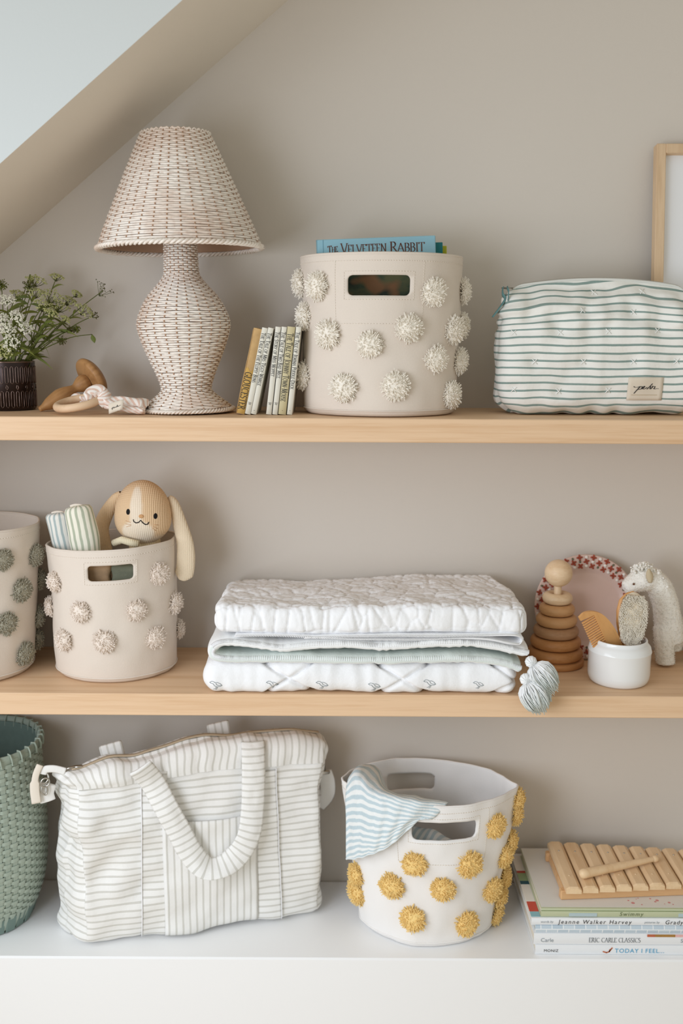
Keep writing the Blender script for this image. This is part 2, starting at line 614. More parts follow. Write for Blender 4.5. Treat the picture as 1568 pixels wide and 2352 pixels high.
# ------------------------------------------------------------------ pompoms
def pom_mesh(name, seed, R, mat, n=560, sr=.0009):
    rnd = random.Random(seed)
    b = MB()
    def core(u, v):
        an = 2 * PI * u; be = PI * clamp(v, .004, .996)
        d = Vector((math.sin(be) * math.cos(an), math.sin(be) * math.sin(an), -math.cos(be)))
        k = R * (.9 + .10 * N3(d.x * 3 + seed, d.y * 3, d.z * 3) + .05 * N3(d.x * 9 + seed, d.y * 9, d.z * 9))
        return Vector((d.x * k, d.y * k, R * .1 + d.z * k * (.6 if d.z > 0 else .2)))
    b.grid(22, 12, core, cu=True)
    for i in range(n):
        z = rnd.uniform(-.1, 1)
        a = rnd.uniform(0, 2 * PI)
        s_ = math.sqrt(max(0, 1 - z * z))
        d = Vector((s_ * math.cos(a), s_ * math.sin(a), z * .64))
        L = R * (rnd.uniform(.93, 1.04) + .10 * N3(d.x * 3 + seed, d.y * 3, d.z * 4.5))
        side = Vector((rnd.uniform(-1, 1), rnd.uniform(-1, 1), rnd.uniform(-1, 1))) * R * .24
        b.tube([d * L * .5 + Vector((0, 0, R * .08)), d * L * .8 + side * .6, d * L + side], lambda t: sr, 4, caps=True)
    me = b.mesh(name)
    me.materials.append(mat)
    return me
POMS = {}
def pomset(key, col, R, second=None):
    m = mat_plain(key + '_yarn', col, .95, .08, var=.2, vscale=160, second=second)
    POMS[key] = [pom_mesh('pompom', 11 * i + len(POMS), R, m, n=int(620 * (R / .019) ** 1.6)) for i in range(4)]
pomset('cream', srgb(245, 238, 226), .0205)
pomset('natural', srgb(238, 226, 214), .0175)
pomset('sage', srgb(172, 166, 148), .019, srgb(124, 126, 110))
pomset('yellow', srgb(244, 214, 146), .0215, srgb(228, 188, 112))

# ------------------------------------------------------------------ canvas bins
class Basket:
    def __init__(s, name, label, center, h, bot, top, mat, pinch=0.0, wob=.002, seed=0, bulge=.0, rise=0.0, group='canvas storage bins with pompoms'):
        s.c = Vector(center); s.h = h; s.bot = bot; s.top = top; s.pinch = pinch
        s.wob = wob; s.seed = seed; s.bulge = bulge; s.rise = rise
        s.root = thing(name, label, 'basket', center, group=group)
        s.mat = mat
        th = np.linspace(-PI * .62, PI * .62, 260)
        tt = np.linspace(0.02, 1, 120)
        pts = np.array([[tuple(s.S(a, t)) for a in th] for t in tt]) + np.array(s.c)
        s._pix = proj_np(pts)
        s._th, s._tt = th, tt
        nx = np.gradient(pts, axis=1); nt = np.gradient(pts, axis=0)
        nn = np.cross(nx, nt)
        nn /= np.linalg.norm(nn, axis=-1, keepdims=True)
        view = np.array(CAM) - pts
        view /= np.linalg.norm(view, axis=-1, keepdims=True)
        s._face = (nn * view).sum(-1)
    def S(s, th, t):
        z = s.h * t + s.rise * math.sin(th) * t
        k = lerp(s.bot[0], s.top[0], t ** .9)
        l = lerp(s.bot[1], s.top[1], t ** .9)
        bl = 1 + s.bulge * math.sin(PI * min(1, t * 1.1))
        e = 1 - .05 * max(0, 1 - z / .012) ** 2
        ca, sa = math.cos(th), math.sin(th)
        cc = math.copysign(abs(ca) ** (1 + s.pinch * t), ca)
        w = s.wob * N3(sa * 2.2 + s.seed, ca * 2.2, t * 2.4) * (.4 + t) + s.wob * .35 * N3(sa * 6, ca * 6 + s.seed, t * 7)
        return Vector(((k * bl * e + w) * sa, -(l * bl * e + w) * cc, z))
    def nrm(s, th, t):
        a = s.S(th + .02, t) - s.S(th - .02, t)
        b_ = s.S(th, min(1, t + .01)) - s.S(th, max(0.02, t - .01))
        return a.cross(b_).normalized()
    def inv(s, px, py):
        d = np.hypot(s._pix[..., 0] - px, s._pix[..., 1] - py) + np.where(s._face < -.12, 1e3, 0)
        j, i = np.unravel_index(np.argmin(d), d.shape)
        return s._th[i], s._tt[j]
    def walls(s, holes, n=108, rows=40):
        """holes: (theta0, theta1, t0, t1) rounded cut-outs"""
        cth = .06
        cols = []
        a = -PI
        marks = []
        for (a0, a1, t0, t1) in holes: marks += [(a0, a1)]
        cur = sorted(marks)
        edges = [-PI + .001]
        th = []
        start = cur[0][0]
        for k, (a0, a1) in enumerate(cur):
            th += [a0] + [lerp(a0 + cth, a1 - cth, i / 8) for i in range(9)]
            nxt = cur[(k + 1) % len(cur)][0] + (2 * PI if k == len(cur) - 1 else 0)
            m = max(4, int(n * (nxt - a1) / (2 * PI)))
            th += [lerp(a1, nxt, i / m) for i in range(m)]
        t0, t1 = holes[0][2], holes[0][3]
        ct = cth * s.top[0] / s.h
        tt = [0.0, .01, .02, .035, .05] + [lerp(.05, t0, (i + 1) / int(rows * t0 + 2)) for i in range(int(rows * t0 + 2))]
        tt += [t0 + ct] + [lerp(t0 + ct, t1 - ct, (i + 1) / 3) for i in range(3)] + [t1]
        tt += [lerp(t1, 1, (i + 1) / 8) for i in range(8)]
        b = MB()
        C, R_ = len(th), len(tt)
        for t in tt:
            for a in th: b.v.append(tuple(s.S(a, t)))
        hr0 = tt.index(t0); hr1 = tt.index(t1)
        inh = {}
        for (a0, a1) in cur:
            i0 = th.index(a0)
            for i in range(i0, i0 + 10): inh[i] = i - i0
        def vid(i, j): return j * C + i % C
        for j in range(R_ - 1):
            for i in range(C):
                q = (vid(i, j), vid(i + 1, j), vid(i + 1, j + 1), vid(i, j + 1))
                if i in inh and hr0 <= j < hr1:
                    ci = inh[i]
                    left, right = ci == 0, ci == 9
                    low, up = j == hr0, j == hr1 - 1
                    if (left or right) and (low or up):
                        A = vid(i if left else i + 1, j if low else j + 1)
                        B = vid(i + 1 if left else i, j if low else j + 1)
                        D = vid(i if left else i + 1, j + 1 if low else j)
                        aA, tA = th[i % C] if left else th[(i + 1) % C], tt[j if low else j + 1]
                        aB = th[(i + 1) % C] if left else th[i % C]
                        tD = tt[j + 1 if low else j]
                        if not left and i == C - 1: aA += 2 * PI
                        arcv = [B]
                        for k in range(1, 5):
                            g = PI / 2 * k / 5
                            aa = aB + (aA - aB) * math.sin(g)
                            t_ = tD + (tA - tD) * math.cos(g)
                            b.v.append(tuple(s.S(aa, t_)))
                            arcv.append(len(b.v) - 1)
                        arcv.append(D)
                        for k in range(len(arcv) - 1):
                            f = (A, arcv[k], arcv[k + 1])
                            b.f.append(f if (left == low) else f[::-1])
                    continue
                b.f.append(q)
        # floor of the bin
        ctr = len(b.v); b.v.append((0, 0, .002))
        for i in range(C): b.f.append((ctr, vid(i + 1, 0), vid(i, 0)))
        o = b.build('canvas_body', s.mat, s.root)
        solidify(o, .0032)
        return o
    def line(s, mb, pts, off=.0012, dash=.0042, r=.0005):
        """dashed stitching through (theta, t) points"""
        acc = []
        for k in range(len(pts) - 1):
            (a0, t0), (a1, t1) = pts[k], pts[k + 1]
            L = (s.S(a1, t1) - s.S(a0, t0)).length
            m = max(1, int(L / dash))
            for i in range(m):
                u0, u1 = i / m, (i + .68) / m
                p = []
                for u in (u0, u1):
                    a, t = lerp(a0, a1, u), lerp(t0, t1, u)
                    p.append(s.S(a, t) + s.nrm(a, t) * r * .6)
                mb.tube(p, r, 4)
    def finish(s, holes, poms, key, panel=True, scale=1.0, hem=.045):
        s.walls(holes)
        b = MB()
        N = 40
        for k in range(N):
            s.line(b, [(2 * PI * k / N, 1 - hem), (2 * PI * (k + 1) / N, 1 - hem)])
        for (a0, a1, t0, t1) in holes:
            m = .012 / s.top[0]; mt = .006 / s.h
            for (e, et) in ((.35, mt),):
                aa, ab, ta, tb = a0 - m * .5, a1 + m * .5, t0 - et, t1 + et
                K = 6
                top = [(lerp(aa, ab, i / K), tb) for i in range(K + 1)]
                bot = [(lerp(ab, aa, i / K), ta) for i in range(K + 1)]
                s.line(b, top + bot + [top[0]])
            if panel:
                w = (a1 - a0) * .22
                lo = t0 - .17
                K = 6
                s.line(b, [(a0 - w, 1 - hem), (a0 - w, lo)] + [(lerp(a0 - w, a1 + w, i / K), lo) for i in range(K + 1)] + [(a1 + w, 1 - hem)])
        b.build('stitching', M['stitch'], s.root)['kind'] = 'stuff'
        # piped seam round the base and turned rim
        b = MB()
        b.tube([s.S(2 * PI * i / 90, .035) + s.nrm(2 * PI * i / 90, .04) * .0006 for i in range(90)], .0013, 6, closed=True)
        b.build('base_seam', s.mat, s.root)
        b = MB()
        b.tube([s.S(2 * PI * i / 90, .999) - s.nrm(2 * PI * i / 90, .98) * .0016 for i in range(90)], .0022, 6, closed=True)
        b.build('rim_edge', s.mat, s.root)
        rnd = random.Random(s.seed + 5)
        for k, (px, py) in enumerate(poms):
            a, t = s.inv(px, py)
            s.pom(a, t, key, rnd, scale)
    def pom(s, a, t, key, rnd, scale=1.0):
        n_ = s.nrm(a, t)
        q = n_.to_track_quat('Z', 'Y').to_matrix().to_4x4()
        sc = scale * rnd.uniform(.93, 1.07)
        mw = Matrix.Translation(s.S(a, t) + n_ * .0012) @ q @ Matrix.Rotation(rnd.uniform(0, 6.28), 4, 'Z') @ Matrix.Scale(sc, 4)
        obj_from_mesh('pompom', rnd.choice(POMS[key]), s.root, mw)

def hole_px(bk, l, r_, tp, bt):
    a0 = bk.inv(*l)[0]; a1 = bk.inv(*r_)[0]
    t1 = bk.inv(*tp)[1]; t0 = bk.inv(*bt)[1]
    return (a0, a1, t0, t1)
# bin with cream pompoms, upper board
A = Basket('canvas_bin', 'cream canvas bin with cream pompoms and picture books beside small upright books', (.065, .131, Z1 + .0015), .2585, (.131, .114), (.135, .116), M['canvas'], wob=.003, seed=1)
hA = hole_px(A, (797, 655), (943, 655), (870, 631), (870, 680))
hA2 = (hA[0] + PI, hA[1] + PI, hA[2], hA[3])
A.finish([hA, hA2], [(693, 650), (730, 657), (993, 671), (1067, 672), (703, 727), (756, 770), (850, 792), (937, 753), (1039, 758), (1067, 748), (998, 825), (1050, 830), (701, 862), (790, 890), (907, 887), (1033, 906)], 'cream')
# bin with natural pompoms, lower board
B = Basket('canvas_bin', 'pale canvas bin with beige pompoms holding the plush bunny', (-.408, .143, Z2 + .0015), .234, (.108, .098), (.113, .1), M['canvas'], wob=.003, seed=4, rise=.005)
hB = hole_px(B, (201, 1315), (307, 1315), (254, 1299), (254, 1334))
B.finish([hB, (hB[0] + PI, hB[1] + PI, hB[2], hB[3])], [(129, 1336), (119, 1392), (186, 1406), (312, 1401), (366, 1318), (398, 1384), (417, 1443), (150, 1470), (240, 1473), (356, 1464)], 'natural', panel=False)
# bin with sage pompoms at the left edge
Cb = Basket('canvas_bin', 'canvas bin with sage green pompoms cut by left photo edge', (-.664, .128, Z2 + .0015), .266, (.104, .108), (.128, .112), M['canvas'], wob=.003, seed=9)
Cb.finish([(-.42, .42, .74, .86), (-.42 + PI, .42 + PI, .74, .86)], [(4, 1285), (79, 1274), (48, 1356), (13, 1431), (84, 1414), (54, 1500), (88, 1467), (96, 1330)], 'sage', panel=False)
# squeezed white bin with yellow pompoms on the bench
D = Basket('canvas_bin', 'white canvas bin with mustard yellow pompoms on the white bench', (.166, .134, Z3 + .0015), .272, (.126, .104), (.163, .102), M['canvas_white'], pinch=.35, wob=.006, seed=13, rise=-.006)
hD = hole_px(D, (946, 1910), (1094, 1912), (1020, 1890), (1020, 1931))
D.finish([hD, (hD[0] + PI + .12, hD[1] + PI - .02, hD[2] + .02, hD[3] + .02)],
         [(1136, 1896), (1183, 1867), (1187, 1934), (1156, 1965), (953, 1982), (1078, 1985), (821, 2008), (900, 2032), (1018, 2041), (1127, 2042), (1168, 2018), (1177, 2058), (947, 2110), (1069, 2120), (1148, 2100), (1191, 1836), (823, 2046)], 'yellow')
# ------------------------------------------------------------------ wicker lamp
def mat_wicker():
    t = NT('whitewashed_wicker')
    t.rough(.55, .3)
    vec = t.coord()
    f = t.ramp(t.noise(vec, 11, 3), [(.46, (0, 0, 0)), (.66, (1, 1, 1))])
    f2 = t.ramp(t.noise(vec, 120, 3), [(.5, (0, 0, 0)), (.75, (1, 1, 1))])
    c = t.mix(t.math('MULTIPLY', f, .45), srgb(248, 240, 230), srgb(212, 176, 148))
    c = t.mix(t.math('MULTIPLY', f2, .35), c, srgb(190, 150, 120))
    t.base(c)
    return t.m
M['wicker'] = mat_wicker()
M['wicker_dark'] = mat_plain('raw_rattan', srgb(176, 142, 116), .7)
def weave_rings(mb, prof, spacing, N, amp, r):
    """rings of cane following a lathe profile, over and under N uprights"""
    pts = [Vector((p[0], 0, p[1])) for p in prof]
    L = [0]
    for i in range(1, len(pts)): L.append(L[-1] + (pts[i] - pts[i - 1]).length)
    rows = int(L[-1] / spacing)
    xs = [p.x for p in pts]; zs = [p.z for p in pts]
    seg = N * 6
    for k in range(rows + 1):
        s_ = L[-1] * k / rows
        R = interp(L, xs, s_); z = interp(L, zs, s_)
        sgn = 1 if k % 2 else -1
        jit = random.uniform(-.0003, .0003)
        ring = []
        am = amp * min(1, R / .05)
        for i in range(seg):
            a = 2 * PI * i / seg
            rr = R + sgn * am * math.cos(a * N / 2) + .0004 * N3(a * 4, k, 0)
            ring.append((rr * math.cos(a), rr * math.sin(a), z + jit + .0006 * N3(math.cos(a) * 3, math.sin(a) * 3, k * .7)))
        mb.tube(ring, r, 5, closed=True)
def weave_stakes(mb, prof, N, r):
    for k in range(N):
        a = 2 * PI * k / N
        mb.tube([(p[0] * math.cos(a), p[0] * math.sin(a), p[1]) for p in prof], r, 5)
def braid(mb, R, z, n, amp, r, phase=0, flat=.6):
    for k in range(3):
        pts = []
        S_ = 360
        for i in range(S_):
            a = 2 * PI * i / S_
            w = n * a + 2 * PI * k / 3 + phase
            rr = R + amp * math.cos(w)
            pts.append((rr * math.cos(a), rr * math.sin(a), z + amp * flat * math.sin(w * 1.0)))
        mb.tube(pts, r, 5, closed=True)

lamp = thing('table_lamp', 'whitewashed wicker table lamp with cone shade beside the wildflowers', 'lamp', (-.2655, .115, Z1), (0, math.radians(-1.3), 0))
def zr(row): return (943 - row) * .000728
sc = .000722
bprof = [(110, 943), (106, 938), (100, 931), (80, 916), (63, 901), (60, 888), (71, 855), (84, 825), (96, 795), (106, 765), (109, 741), (101, 716), (85, 686), (59, 656), (44, 636), (41, 620), (40, 590), (39, 560)]
bp = [(w * sc - .002, zr(y) + .004) for w, y in bprof]
cs = catmull([(p[0], 0, p[1]) for p in bp], 5)
bp = [(p.x, p.z) for p in cs]
b = MB(); weave_rings(b, bp, .0038, 24, .0015, .0018)
o = b.build('base', M['wicker'], lamp); o['kind'] = 'stuff'
b = MB(); weave_stakes(b, bp, 24, .0013)
b.build('base_stakes', M['wicker_dark'], lamp)['kind'] = 'stuff'
b = MB(); braid(b, .0775, .0055, 26, .0032, .0021)
b.build('base_braid', M['wicker'], lamp)
b = MB()
b.lathe([(max(.004, p[0] - .006), p[1]) for p in bp], 40)
b.build('base_core', M['wicker_dark'], lamp)
# the shade
ztop, zbot = .4535, .276
sp = [(.1335, zbot), (.1225, zbot + .028), (.106, zbot + .066), (.0875, zbot + .108), (.0690, zbot + .149), (.0585, zbot + .172), (.055, ztop)]
cs = catmull([(p[0], 0, p[1]) for p in sp], 6)
spp = [(p.x, p.z) for p in cs]
b = MB(); weave_rings(b, spp, .0038, 36, .0014, .0018)
sh = b.build('shade', M['wicker'], lamp); sh['kind'] = 'stuff'
b = MB(); weave_stakes(b, spp, 36, .0013)
b.build('shade_stakes', M['wicker_dark'], sh)['kind'] = 'stuff'
b = MB(); b.lathe([(p[0] - .0042, p[1]) for p in spp], 60)
solidify(b.build('shade_lining', M['wicker_dark'], sh), .001)
b = MB(); braid(b, .1345, zbot - .003, 34, .0042, .0024)
b.build('shade_braid', M['wicker'], sh)
b = MB()
for k in range(40):
    a = 2 * PI * k / 40
    p = [(.056 * math.cos(a), .056 * math.sin(a), ztop - .004)]
    for i in range(1, 7):
        aa = a + .16 * i / 6
        p.append(((.056 + .0012 * math.sin(PI * i / 6)) * math.cos(aa), (.056) * math.sin(aa), ztop - .004 + .006 * math.sin(PI * i / 6)))
    b.tube(p, .0014, 5)
b.tube([(.0545 * math.cos(2 * PI * i / 60), .0545 * math.sin(2 * PI * i / 60), ztop - .001) for i in range(60)], .0018, 5, closed=True)
b.build('top_rim', M['wicker'], sh)
b = MB()      # inside: harp, socket and bulb
b.lathe([(.013, .25), (.0135, .30), (.011, .305), (.0, .306)], 20)
b.build('bulb_socket', M['metal'], lamp)
b = MB()
b.lathe([(.011, .304), (.013, .315), (.024, .34), (.029, .362), (.024, .383), (.012, .392), (0.0001, .394)], 24)
b.build('bulb', mat_plain('opal_bulb', srgb(240, 238, 230), .3), lamp)
b = MB()
for a in (0, 2 * PI / 3, 4 * PI / 3):
    b.tube([(.012 * math.cos(a), .012 * math.sin(a), .30), (.055 * math.cos(a), .055 * math.sin(a), ztop - .003)], .0012, 5)
b.build('shade_holder', M['metal'], lamp)

# ------------------------------------------------------------------ dark pierced cup
cup = thing('flower_cup', 'dark bronze cup with pierced vertical pattern holding wildflowers', 'vase', (-.583, .15, Z1))
CR, CH = .047, .083
M['bronze'] = mat_plain('dark_bronze', srgb(64, 54, 52), .32, .5, metal=.9, var=.5, vscale=60)
M['bronze_edge'] = mat_plain('worn_bronze_relief', srgb(150, 128, 118), .3, .5, metal=1.0, var=.7, vscale=90, second=srgb(70, 56, 50))
b = MB()
b.lathe([(.0001, .001), (CR - .004, .001), (CR - .001, .003), (CR - .0008, CH - .001), (CR - .001, CH), (CR - .003, CH), (CR - .0035, CH - .004), (CR - .004, .006), (.0001, .005)], 64)
b.build('cup_body', M['bronze'], cup)
b = MB()
NC = 34
for k in range(NC):
    a = 2 * PI * k / NC
    for row, (z0, z1) in enumerate(((.006, .034), (.0365, .044), (.0465, .0755))):
        aw = .55 * PI / NC * (1 if row != 1 else .7)
        if (k + row) % 2 and row == 1: continue
        rr = CR - .0004
        pts = []
        cz = .003
        for (da, z) in ((-aw, z0 + cz), (-aw, z1 - cz), (-aw * .4, z1), (aw * .4, z1), (aw, z1 - cz), (aw, z0 + cz), (aw * .4, z0), (-aw * .4, z0)):
            pts.append((rr * math.cos(a + da), rr * math.sin(a + da), z))
        b.tube(pts, .00065, 4, closed=True)
o = b.build('relief', M['bronze_edge'], cup); o['kind'] = 'stuff'
b = MB()
b.tube([((CR - .002) * math.cos(2 * PI * i / 64), (CR - .002) * math.sin(2 * PI * i / 64), CH) for i in range(64)], .0018, 6, closed=True)
b.build('rim', M['bronze_edge'], cup)

# ------------------------------------------------------------------ wildflowers, each stem its own thing
M['stem'] = mat_plain('green_stem', srgb(104, 112, 52), .6, .3, var=.5, vscale=40)
M['leaf'] = mat_plain('green_leaf', srgb(98, 112, 48), .55, .3, var=.5, vscale=40, second=srgb(140, 132, 60))
M['floret_white'] = mat_plain('white_floret', srgb(240, 238, 222), .8, .1)
M['floret_cream'] = mat_plain('cream_floret', srgb(206, 206, 150), .8, .1, var=.5, vscale=200, second=srgb(150, 158, 90))
M['floret_brown'] = mat_plain('spent_floret', srgb(96, 92, 52), .8, .1)
mouth = Vector((-.583, .15, Z1 + CH))
cupb = Vector((-.583, .15, Z1 + .008))
FL = [  # pixel target, depth, kind, umbel radius
 (17, 690, .11, 'w', .014), (38, 727, .10, 'w', .012), (59, 752, .10, 'w', .0125), (18, 758, .09, 'w', .0125), (25, 786, .09, 'w', .014), (4, 733, .10, 'w', .013), (9, 806, .095, 'c', .013),
 (120, 682, .16, 'c', .021), (100, 703, .14, 'c', .017), (136, 704, .17, 'c', .019), (84, 645, .17, 'c', .017), (82, 673, .15, 'c', .016), (118, 720, .13, 'c', .012), (194, 714, .17, 'c', .017), (176, 676, .2, 'c', .010), (151, 733, .15, 'c', .008), (130, 636, .19, 'c', .012), (42, 676, .18, 'c', .015), (160, 692, .19, 'c', .015),
 (67, 658, .15, 'g', .013), (236, 668, .21, 'b', .024), (158, 758, .17, 'g', .008), (175, 756, .18, 'g', .008), (141, 782, .16, 'g', .009), (211, 768, .19, 'l', .006), (69, 630, .19, 'l', .006), (4, 655, .14, 'g', .012), (215, 725, .19, 'b', .010)]
names = {'w': ('bright white wild carrot flower in the bronze cup', 'M'), 'c': ('creamy umbel flower in the bronze cup', ''), 'g': ('green budding seed head on stem in bronze cup', ''), 'b': ('sparse brown seed umbel at the bouquet\'s right', ''), 'l': ('small green leaf bud on thin stem in bouquet', '')}
FLAB = ['white wild carrot flower highest of the white ones at left edge', 'white wild carrot flower just right of the photo edge, mid bouquet', 'white wild carrot flower farthest right of the white ones', 'white wild carrot flower low left beside the one farthest right', 'white wild carrot flower hanging lowest, just above the cup', 'white wild carrot flower cut by the left photo edge', 'cream umbel drooping over the cup rim at left edge',
 'largest cream umbel in the middle of the bouquet', 'cream umbel left of and below the largest one', 'cream umbel touching the largest one on its right', 'cream umbel at the top of the bouquet, left of centre', 'cream umbel between the top one and the middle', 'small cream umbel hanging under the largest one', 'cream umbel farthest right among the full blooms', 'small pale flower alone above the right side', 'tiny cream flower low on the right', 'topmost small cream umbel right of the bouquet centre', 'cream umbel behind the highest white flower', 'cream umbel between largest one and right side',
 'dark green tufted head at the bouquet top', 'sparse spidery seed umbel reaching toward the lamp', 'brown seed head at lower right, left of its twin', 'brown seed head at lower right, right of its twin', 'lowest brown seed head against the wall', 'green leaf bud dangling at far right of bouquet', 'thin green bud tip sticking up at the bouquet top', 'green tufted head cut by left photo edge', 'small sparse umbel below the spidery one']
def flower_label(k): return FLAB[k]
for k, (px, py, Y, kind, R) in enumerate(FL):
    rnd = random.Random(100 + k)
    tgt = P(px, py, Y)
    ang = rnd.uniform(0, 6.28)
    m0 = mouth + Vector((.030 * math.cos(ang), .022 * math.sin(ang), .004))
    m0 = mouth + (Vector((tgt.x - mouth.x, tgt.y - mouth.y, 0)) * .35 + Vector((rnd.uniform(-.02, .02), rnd.uniform(-.02, .02), 0)))
    dd = m0 - mouth; dd.z = 0
    if dd.length > .036: m0 = mouth + dd.normalized() * .036
    c0 = cupb + Vector((rnd.uniform(-.02, .02), rnd.uniform(-.02, .02), 0))
    mid = m0.lerp(tgt, .55) + Vector((rnd.uniform(-.008, .008), rnd.uniform(-.006, .006), .012))
    lab = flower_label(k)
    root = thing('wildflower', lab, 'flower', m0, group='wildflowers in the bronze cup (' + {'w': 'white', 'c': 'cream', 'g': 'seed heads', 'b': 'sparse umbels', 'l': 'leaf buds'}[kind] + ')')
    L = lambda p: p - m0
    stem = catmull([L(c0), L(m0), L(mid), L(tgt)], 6)
    b = MB()
    b.tube(stem, lambda t: lerp(.0013, .0007, t), 5)
    axis = (tgt - mid).normalized()
    axis = (axis + Vector((0, -.5, .25))).normalized()
    qa = axis.to_track_quat('Z', 'Y').to_matrix()
    top = L(tgt)
    fb = MB()
    def blob(p, r):
        v = [p + Vector(d) * r for d in ((1, 0, 0), (0, 1, 0), (-1, 0, 0), (0, -1, 0), (0, 0, 1), (0, 0, -1))]
        fb.add(v, [(0, 1, 4), (1, 2, 4), (2, 3, 4), (3, 0, 4), (1, 0, 5), (2, 1, 5), (3, 2, 5), (0, 3, 5)])
    if kind in 'wcb':
        nr = {'w': 16, 'c': 15, 'b': 9}[kind]
        for i in range(nr):
            a = 2.4 * i + rnd.uniform(-.3, .3)
            q = math.sqrt((i + .6) / nr) * (1 if kind != 'b' else rnd.uniform(.7, 1.2))
            e = top + qa @ Vector((R * q * math.cos(a), R * q * math.sin(a), R * .35 * (1 - q * q) + (rnd.uniform(-.3, .3) * R if kind == 'b' else 0)))
            s0 = top - qa @ Vector((0, 0, R * (.7 if kind != 'b' else .5)))
            b.tube([s0, s0.lerp(e, .6) + qa @ Vector((0, 0, -.0008)), e], .0004, 3)
            nf = {'w': 9, 'c': 7, 'b': 3}[kind]
            for j in range(nf):
                f = e + qa @ Vector((rnd.gauss(0, R * .12), rnd.gauss(0, R * .12), rnd.gauss(0, R * .05)))
                blob(f, rnd.uniform(.0009, .0016) if kind != 'b' else rnd.uniform(.0009, .0014))
        fm = {'w': 'floret_white', 'c': 'floret_cream', 'b': 'floret_brown'}[kind]
        fo = fb.build('umbel', M[fm], root, flat=True); fo['kind'] = 'stuff'
    elif kind == 'g':
        for i in range(70):
            d = Vector((rnd.gauss(0, 1), rnd.gauss(0, 1), rnd.gauss(0, 1))).normalized()
            blob(top + d * R * rnd.uniform(.4, 1), rnd.uniform(.0008, .0015))
            b.tube([top, top + d * R * .8], .0003, 3)
        fo = fb.build('seed_head', M['floret_brown' if k % 2 else 'leaf'], root, flat=True); fo['kind'] = 'stuff'
    else:
        d = Vector((.3, -.2, -1)).normalized()
        fb.grid(4, 6, lambda u, v: top + d * (v * .016) + Vector(((u - .5) * .009 * math.sin(PI * clamp(v, .04, .97)), .002 * abs(u - .5), 0)))
        fb.build('leaf', M['leaf'], root)
    b.build('stem', M['stem'], root)
    # narrow leaves off the stem
    nl = 6 if kind in 'wc' else 2
    for j in range(nl):
        p0 = stem[int(lerp(6, 16, rnd.random()))]
        d = Vector((rnd.uniform(-1, 1), rnd.uniform(-1, .5), rnd.uniform(-.2, .8))).normalized()
        ln = rnd.uniform(.02, .05)
        wv = d.cross(Vector((0, 1, .2))).normalized() * rnd.uniform(.0014, .003)
        lb = MB()
        def lf(u, v):
            p = p0 + d * (v * ln) + Vector((0, 0, -ln * .5 * v * v))
            return p + wv * ((u - .5) * 2 * math.sin(PI * clamp(v * .9 + .08)))
        lb.grid(2, 8, lf)
        lb.build('leaf', M['leaf'], root)

# ------------------------------------------------------------------ wooden mushroom rattle
M['teak'] = mat_wood('oiled_wood', srgb(182, 136, 88), srgb(150, 106, 64), scale=(30, 30, 4), rough=.45, fleck=.2)
p0 = P(92, 931, .10); p1 = P(222, 862, .165)
p0.z = Z1 + .0045
ax = (p1 - p0); Lx = ax.length; ax.normalize()
q = ax.to_track_quat('Z', 'Y')
rt = thing('wooden_rattle', 'brown wooden mushroom-shaped rattle lying beside the bronze cup', 'rattle', p0)
rt.rotation_mode = 'QUATERNION'; rt.rotation_quaternion = q
b = MB()
pr = [(0.0001, -.002), (.004, -.001), (.005, .003), (.0065, .008), (.0105, .018), (.0135, .032), (.0145, .042), (.0125, .054), (.0085, .066), (.0078, .072), (.0115, .079), (.0145, .086), (.0150, .091), (.0125, .098)]
b.lathe([(p.x, p.z) for p in catmull([(r_, 0, z) for r_, z in pr], 4)], 36)
b.build('handle', M['teak'], rt)
b = MB()
pr = [(.004, .0985), (.020, .099), (.034, .1005), (.0375, .1035), (.0385, .108), (.036, .113), (.028, .119), (.015, .123), (.0001, .124)]
b.lathe([(p.x, p.z) for p in catmull([(r_, 0, z) for r_, z in pr], 4)], 48)
b.build('mushroom_cap', M['teak'], rt)

# ------------------------------------------------------------------ teething ring with knotted cloth
tr = thing('teething_ring', 'pale wooden teething ring knotted with pink striped muslin', 'teether', (-.452, .07, Z1))
rc = P(180, 925, .062) - Vector(tr.location)
ringM = Matrix.Rotation(math.radians(-9), 3, 'Y') @ Matrix.Rotation(math.radians(10), 3, 'X')
b = MB()
Rr, rr = .0355, .0068
b.grid(60, 14, lambda u, v: rc + ringM @ Vector(((Rr + rr * math.cos(2 * PI * v)) * math.cos(2 * PI * u), (Rr + rr * math.cos(2 * PI * v)) * math.sin(2 * PI * u) * .95, rr * math.sin(2 * PI * v))), cu=True, cv=True)
b.build('wooden_ring', mat_wood('pale_beech', srgb(226, 194, 160), srgb(208, 170, 132), scale=(20, 20, 20), fleck=.2), tr)
M['pink_stripe'] = mat_stripe('pink_striped_muslin', srgb(244, 236, 228), srgb(222, 186, 166), .0075, .45, 'v', .3, .15)
b = MB()
def cloth_tube(pts, rad, fold, nseg=10, sides=18, seed=0, sq=1.0):
    path = catmull(pts, nseg)
    n_ = len(path) - 1
    L = [0]
    for i in range(1, len(path)): L.append(L[-1] + (path[i] - path[i - 1]).length)
    up0 = Vector((0, 0, 1))
    def fn(u, v):
        i = int(round(v * n_))
        t = (path[min(i + 1, n_)] - path[max(i - 1, 0)]).normalized()
        s1 = t.cross(up0)
        if s1.length < .1: s1 = t.cross(Vector((1, 0, 0)))
        s1.normalize(); s2 = s1.cross(t)
        a = 2 * PI * u
        r_ = interp([0, .15, .5, .85, 1], rad, v)
        r_ *= 1 + fold * N3(math.cos(a) * 2.2 + seed, math.sin(a) * 2.2, v * 5) + fold * .6 * math.sin(a * 3 + v * 9)
        return path[i] + s1 * (r_ * math.cos(a)) + s2 * (r_ * sq * math.sin(a))
    b.grid(sides, n_, fn, cu=True, uv=lambda u, v: (u * .1, L[int(round(v * n_))] * .7 + u * .045))
def LP(px, py, Y): return P(px, py, Y) - Vector(tr.location)
